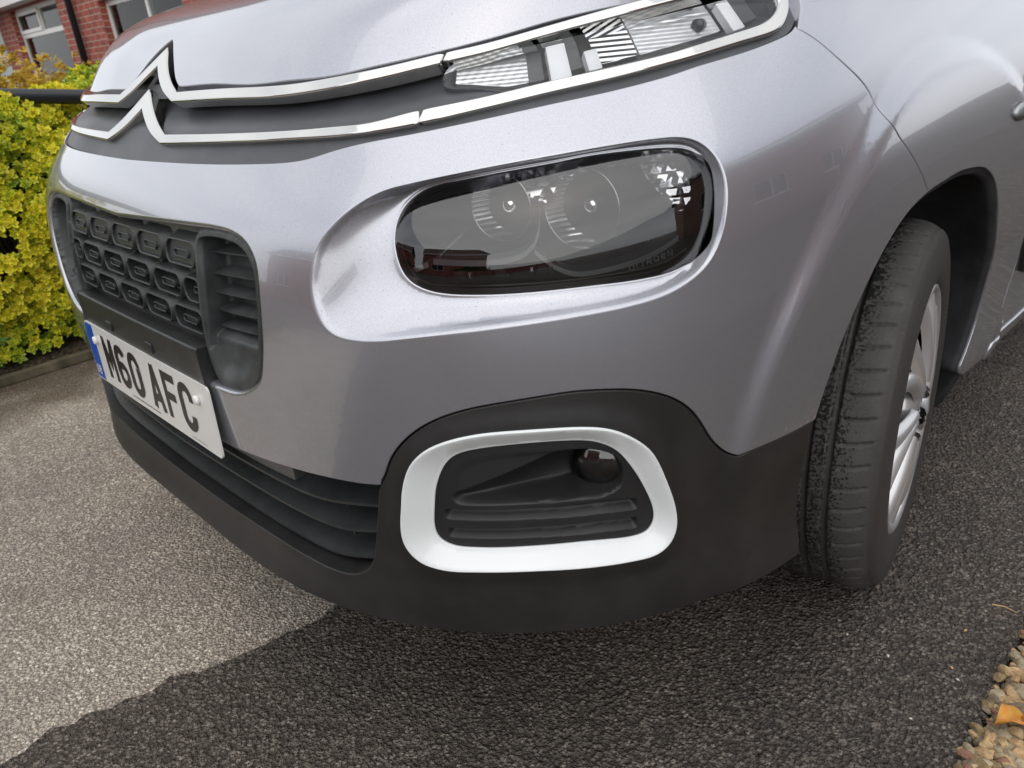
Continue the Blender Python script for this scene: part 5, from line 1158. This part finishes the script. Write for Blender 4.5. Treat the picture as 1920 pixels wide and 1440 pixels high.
shrub('orange_shrub', 'wide low orange shrub at the left edge under the house window', (-5.6, -.9, .20), (1.3, 1.0, .72), M['leaf_orange'], 1500, .5)
# ---------------------------------------------------------------- brick houses
def brickmat(name='brickwork', scl=1.):
    m = mat(name, (.3, .1, .07), .85); nt_, b = nodes(m); c = N('ShaderNodeTexCoord', nt_); br = N('ShaderNodeTexBrick', nt_)
    nt_.links.new(c.outputs['UV'], br.inputs['Vector']); br.inputs['Scale'].default_value = 1; br.inputs['Brick Width'].default_value = .225; br.inputs['Row Height'].default_value = .075; br.inputs['Mortar Size'].default_value = .006; br.inputs['Bias'].default_value = -.1
    br.inputs['Color1'].default_value = (.36, .085, .055, 1); br.inputs['Color2'].default_value = (.23, .060, .045, 1); br.inputs['Mortar'].default_value = (.42, .34, .28, 1); br.offset = .5
    n_ = tex(nt_, 'ShaderNodeTexNoise', 6., Detail=5.); mu = N('ShaderNodeMix', nt_, data_type='RGBA', blend_type='MULTIPLY'); mu.inputs[0].default_value = 1
    rr_ = ramp(nt_, n_.outputs[0], [(.3, (.75, .72, .7)), (.7, (1.2, 1.2, 1.2))]); nt_.links.new(br.outputs[0], mu.inputs[6]); nt_.links.new(rr_.outputs[0], mu.inputs[7]); nt_.links.new(mu.outputs[2], b.inputs['Base Color'])
    inv = math_(nt_, 'SUBTRACT', 1., br.outputs['Fac']); bump(nt_, b, inv, .006, .8); return m
M['brick'] = brickmat(); M['brick_brown'] = brickmat('brown_brickwork'); _b = next(n for n in M['brick_brown'].node_tree.nodes if n.type == 'TEX_BRICK'); _b.inputs['Color1'].default_value = (.27, .15, .13, 1); _b.inputs['Color2'].default_value = (.20, .12, .11, 1); M['upvc'] = mat('white_upvc', (.74, .73, .70), .3); M['pipe'] = mat('black_downpipe', (.012, .013, .016), .35); M['roof'] = mat('roof_tiles', (.12, .07, .055), .8)
nt_, b = nodes(M['roof']); wv = tex(nt_, 'ShaderNodeTexWave', 3.); wv.bands_direction = 'Y'; bump(nt_, b, wv.outputs['Color'], .03)
m = M['curtain'] = mat('net_curtain', (.45, .40, .34), .9); nt_, b = nodes(m); wv = tex(nt_, 'ShaderNodeTexWave', 5., Distortion=2.5); nt_.links.new(ramp(nt_, wv.outputs['Color'], [(0, (.36, .31, .25)), (1, (.74, .68, .60))]).outputs[0], b.inputs['Base Color'])  # light and dark of the folds put into the colour of a flat sheet
M['room'] = mat('dark_room', (.03, .035, .04), .9); M['doorgreen'] = mat('pale_green_door', (.42, .50, .46), .4)
def wall_mesh(name, o, ux, w_, h_, holes, th, m, parent):
    """brick wall in the plane through o along unit ux, outward normal = ux x z rotated; openings are real holes with reveals"""
    ux = np.array(ux, float); nn = np.array([ux[1], -ux[0], 0]); xs = sorted({0, w_, *[a for h in holes for a in (h[0], h[2])]}); zs_ = sorted({0, h_, *[a for h in holes for a in (h[1], h[3])]})
    V = []; Fa = []; UV = []
    def P3(u, z, d=0): return np.array(o)+ux*u+np.array([0, 0, z])-nn*d
    def quad(ps, uv): k = len(V); V.extend(ps); Fa.append((k, k+1, k+2, k+3)); UV.extend(uv)
    for i in range(len(xs)-1):
        for j in range(len(zs_)-1):
            a, b2, c, d = xs[i], xs[i+1], zs_[j], zs_[j+1]
            if any(h[0] <= (a+b2)/2 <= h[2] and h[1] <= (c+d)/2 <= h[3] for h in holes): continue
            quad([P3(a, c), P3(b2, c), P3(b2, d), P3(a, d)], [(a, c), (b2, c), (b2, d), (a, d)])
    for a, c, b2, d in holes:
        for (u0, z0, u1, z1) in ((a, c, b2, c), (b2, c, b2, d), (b2, d, a, d), (a, d, a, c)):
            L_ = abs(u1-u0)+abs(z1-z0); quad([P3(u0, z0), P3(u0, z0, th), P3(u1, z1, th), P3(u1, z1)], [(0, 0), (.1, 0), (.1, L_), (0, L_)])
    me = bpy.data.meshes.new(name); me.from_pydata([tuple(v) for v in V], [], Fa); uvl = me.uv_layers.new(name='UVMap')
    for i, uv in enumerate(UV): uvl.data[i].uv = uv
    me.materials.append(m); ob = bpy.data.objects.new(name, me); C.objects.link(ob); ob.parent = parent; return ob
def window(parent, o, ux, hole, th, bars, curtain='curtain', sash=None):
    ux = np.array(ux, float); nn = np.array([ux[1], -ux[0], 0]); a, c, b2, d = hole
    def T(v): return tuple(np.array(o)+ux*v[0]+np.array([0, 0, v[2]])-nn*v[1])
    f = .065; mb = MB()
    mb.box((a, th, c), (a+f, th+.06, d), T); mb.box((b2-f, th, c), (b2, th+.06, d), T); mb.box((a+f, th+.001, c), (b2-f, th+.06, c+f), T); mb.box((a+f, th+.001, d-f), (b2-f, th+.06, d), T)
    for k_, v0, v1, v2 in bars:
        if k_ == 'v': mb.box((v0-f/2, th+.002, v1), (v0+f/2, th+.058, v2), T)
        else: mb.box((v1, th+.003, v0-f/2), (v2, th+.057, v0+f/2), T)
    w_ = mb.build('window', M['upvc'], parent)
    if sash:
        s0, t0, s1, t1 = sash; mb = MB(); g = .05
        mb.box((s0, th-.02, t0), (s0+g, th, t1), T); mb.box((s1-g, th-.02, t0), (s1, th, t1), T); mb.box((s0+g, th-.019, t0), (s1-g, th, t0+g), T); mb.box((s0+g, th-.019, t1-g), (s1-g, th, t1), T); mb.build('opening_sash', M['upvc'], w_)
    MB().box((a+f, th+.02, c+f), (b2-f, th+.028, d-f), T).build('pane', M['pane'], w_)
    MB().box((a, th+.09, c), (b2, th+.10, d), T).build('curtain', M[curtain], w_)
    MB().box((a-.04, -.05, c-.05), (b2+.04, th, c-.002), T).build('sill', M['upvc'], w_)
    return w_
def house(name, label, o, ux, w_, h_, wins, depth=7., bm='brick'):
    e = empty(name, tuple(o)); tag(e, label, 'house'); th = .09; ux = np.array(ux, float); nn = np.array([ux[1], -ux[0], 0]); oo = np.zeros(3)
    wall_mesh('wall', oo, ux, w_, h_, [w__[0] for w__ in wins], th, M[bm], e)
    wall_mesh('wall', oo-nn*depth, -nn*-1 if False else nn, depth, h_, [], th, M[bm], e)
    wall_mesh('wall', oo+ux*w_, -nn, depth, h_, [], th, M[bm], e)
    for w__ in wins: window(e, oo, ux, *([w__[0], th]+list(w__[1:])))
    a = oo-nn*-.35+ux*-.3; b2 = oo-nn*-.35+ux*(w_+.3); r1 = oo-nn*(depth/2)+ux*-.3; r2 = oo-nn*(depth/2)+ux*(w_+.3); c = oo-nn*(depth+.35)+ux*-.3; d = oo-nn*(depth+.35)+ux*(w_+.3); z1 = np.array([0, 0, h_-.05]); z2 = np.array([0, 0, h_+2.4])
    mesh('roof', [a+z1, b2+z1, r2+z2, r1+z2, c+z1, d+z1], [(0, 1, 2, 3), (3, 2, 5, 4)], M['roof'], e)
    def T(v): return tuple(ux*v[0]+np.array([0, 0, v[2]])-nn*v[1])
    MB().box((-.3, -.36, h_-.22), (w_+.3, -.001, h_-.02), T).build('fascia', M['upvc'], e)
    return e, T
YF = 3.6; K_ = (YF-CAM[1])/(3.1-CAM[1])
def fx(x): return CAM[0]+(x-CAM[0])*K_
def fz(z): return CAM[2]+(z-CAM[2])*K_
X0 = -22.; g_ = lambda x: fx(x)-X0
w1h = (g_(-12.30), .85, g_(-10.17), fz(1.86)); tz = fz(1.52); mx_ = g_(-11.22)
w2h = (g_(-8.76), .85, g_(-6.60), fz(1.68))
dh = (g_(-14.3), .05, g_(-13.05), fz(1.75))
e, T = house('brick_house', 'red brick terraced house with white windows and black downpipe behind the hedge', (X0, YF, 0), (1, 0, 0), 17.5, 5.2,
  [(w1h, [('h', tz, w1h[0]+.06, w1h[2]-.06), ('v', mx_, tz+.03, w1h[3]-.06)], 'curtain', (w1h[0]+.05, tz+.03, mx_-.03, w1h[3]-.05)), (w2h, [('v', w2h[0]+1.3, .9, w2h[3]-.05)], 'curtain'), (dh, [('h', 2.0, dh[0]+.06, dh[2]-.06)], 'room')])
MB().box((w1h[0]-.3, -.22, w1h[3]+.02), (w1h[2]+.05, -.002, w1h[3]+.17), T).build('lintel_board', M['upvc'], e)
MB().box((dh[0]-.4, -.75, w1h[3]+.06), (w1h[0]-.301, -.003, w1h[3]+.20), T).build('porch_canopy', M['upvc'], e)
MB().box((dh[0]+.08, .10, .06), (dh[2]-.08, .14, 1.95), T).build('front_door', M['doorgreen'], e)
px0 = g_(-9.53)
MB().tube([T((px0, -.07, .05)), T((px0, -.07, 5.0))], .045, 14).build('downpipe', M['pipe'], e, True)
MB().tube([T((g_(-12.93), -.09, fz(1.22))), T((g_(-12.93), -.09, fz(1.34)))], [.05, .07], 12).build('wall_lantern', M['upvc'], e, True)
# the house beside the drive and those across the road: they only show mirrored in the lacquer and lamps
house('brick_house', 'red brick house on the right of the drive, mirrored in the wing', (6.2, 10.2, 0), (0, -1, 0), 9., 4.2, [((2.0, 1.0, 3.5, 2.2), [('v', 2.75, 1.05, 2.15)], 'room'), ((5.4, 1.0, 6.9, 2.2), [('v', 6.1, 1.05, 2.15)], 'room')], 6., 'brick_brown')
house('brick_house', 'red brick house across the road, left of two mirrored in the headlamp', (9, -17, 0), (-1, 0, 0), 9, 5.0, [((1.2, 1., 3., 2.3), [('v', 2.1, 1.05, 2.25)], 'room'), ((5.6, 1., 7.4, 2.3), [('v', 6.5, 1.05, 2.25)], 'room')], 7.)
house('brick_house', 'red brick house across the road, right of two mirrored in the headlamp', (-4, -17, 0), (-1, 0, 0), 10, 5.0, [((1.2, 1., 3., 2.3), [('v', 2.1, 1.05, 2.25)], 'room'), ((6.6, 1., 8.4, 2.3), [('v', 7.5, 1.05, 2.25)], 'room')], 7.)
mb = MB(); mb.box((-12, -9.2, 0), (12, -8.95, .75)); o = mb.build('garden_wall', M['brick']); tag(o, 'low brick garden wall across the road in front of the houses', 'wall')
me = o.data; uvl = me.uv_layers.new(name='UVMap')
for lp in me.loops: v = me.vertices[lp.vertex_index].co; uvl.data[lp.index].uv = (v.x+v.y, v.z)
shrub('green_shrub', 'rounded green bush over the garden wall across the road, left one', (4.5, -10.2, .4), (1.6, .8, 1.0), M['leaf_green'], 500, .4, .12)
shrub('green_shrub', 'rounded green bush over the garden wall across the road, right one', (-3.5, -10.0, .4), (1.9, .9, 1.1), M['leaf_green'], 500, .5, .12)
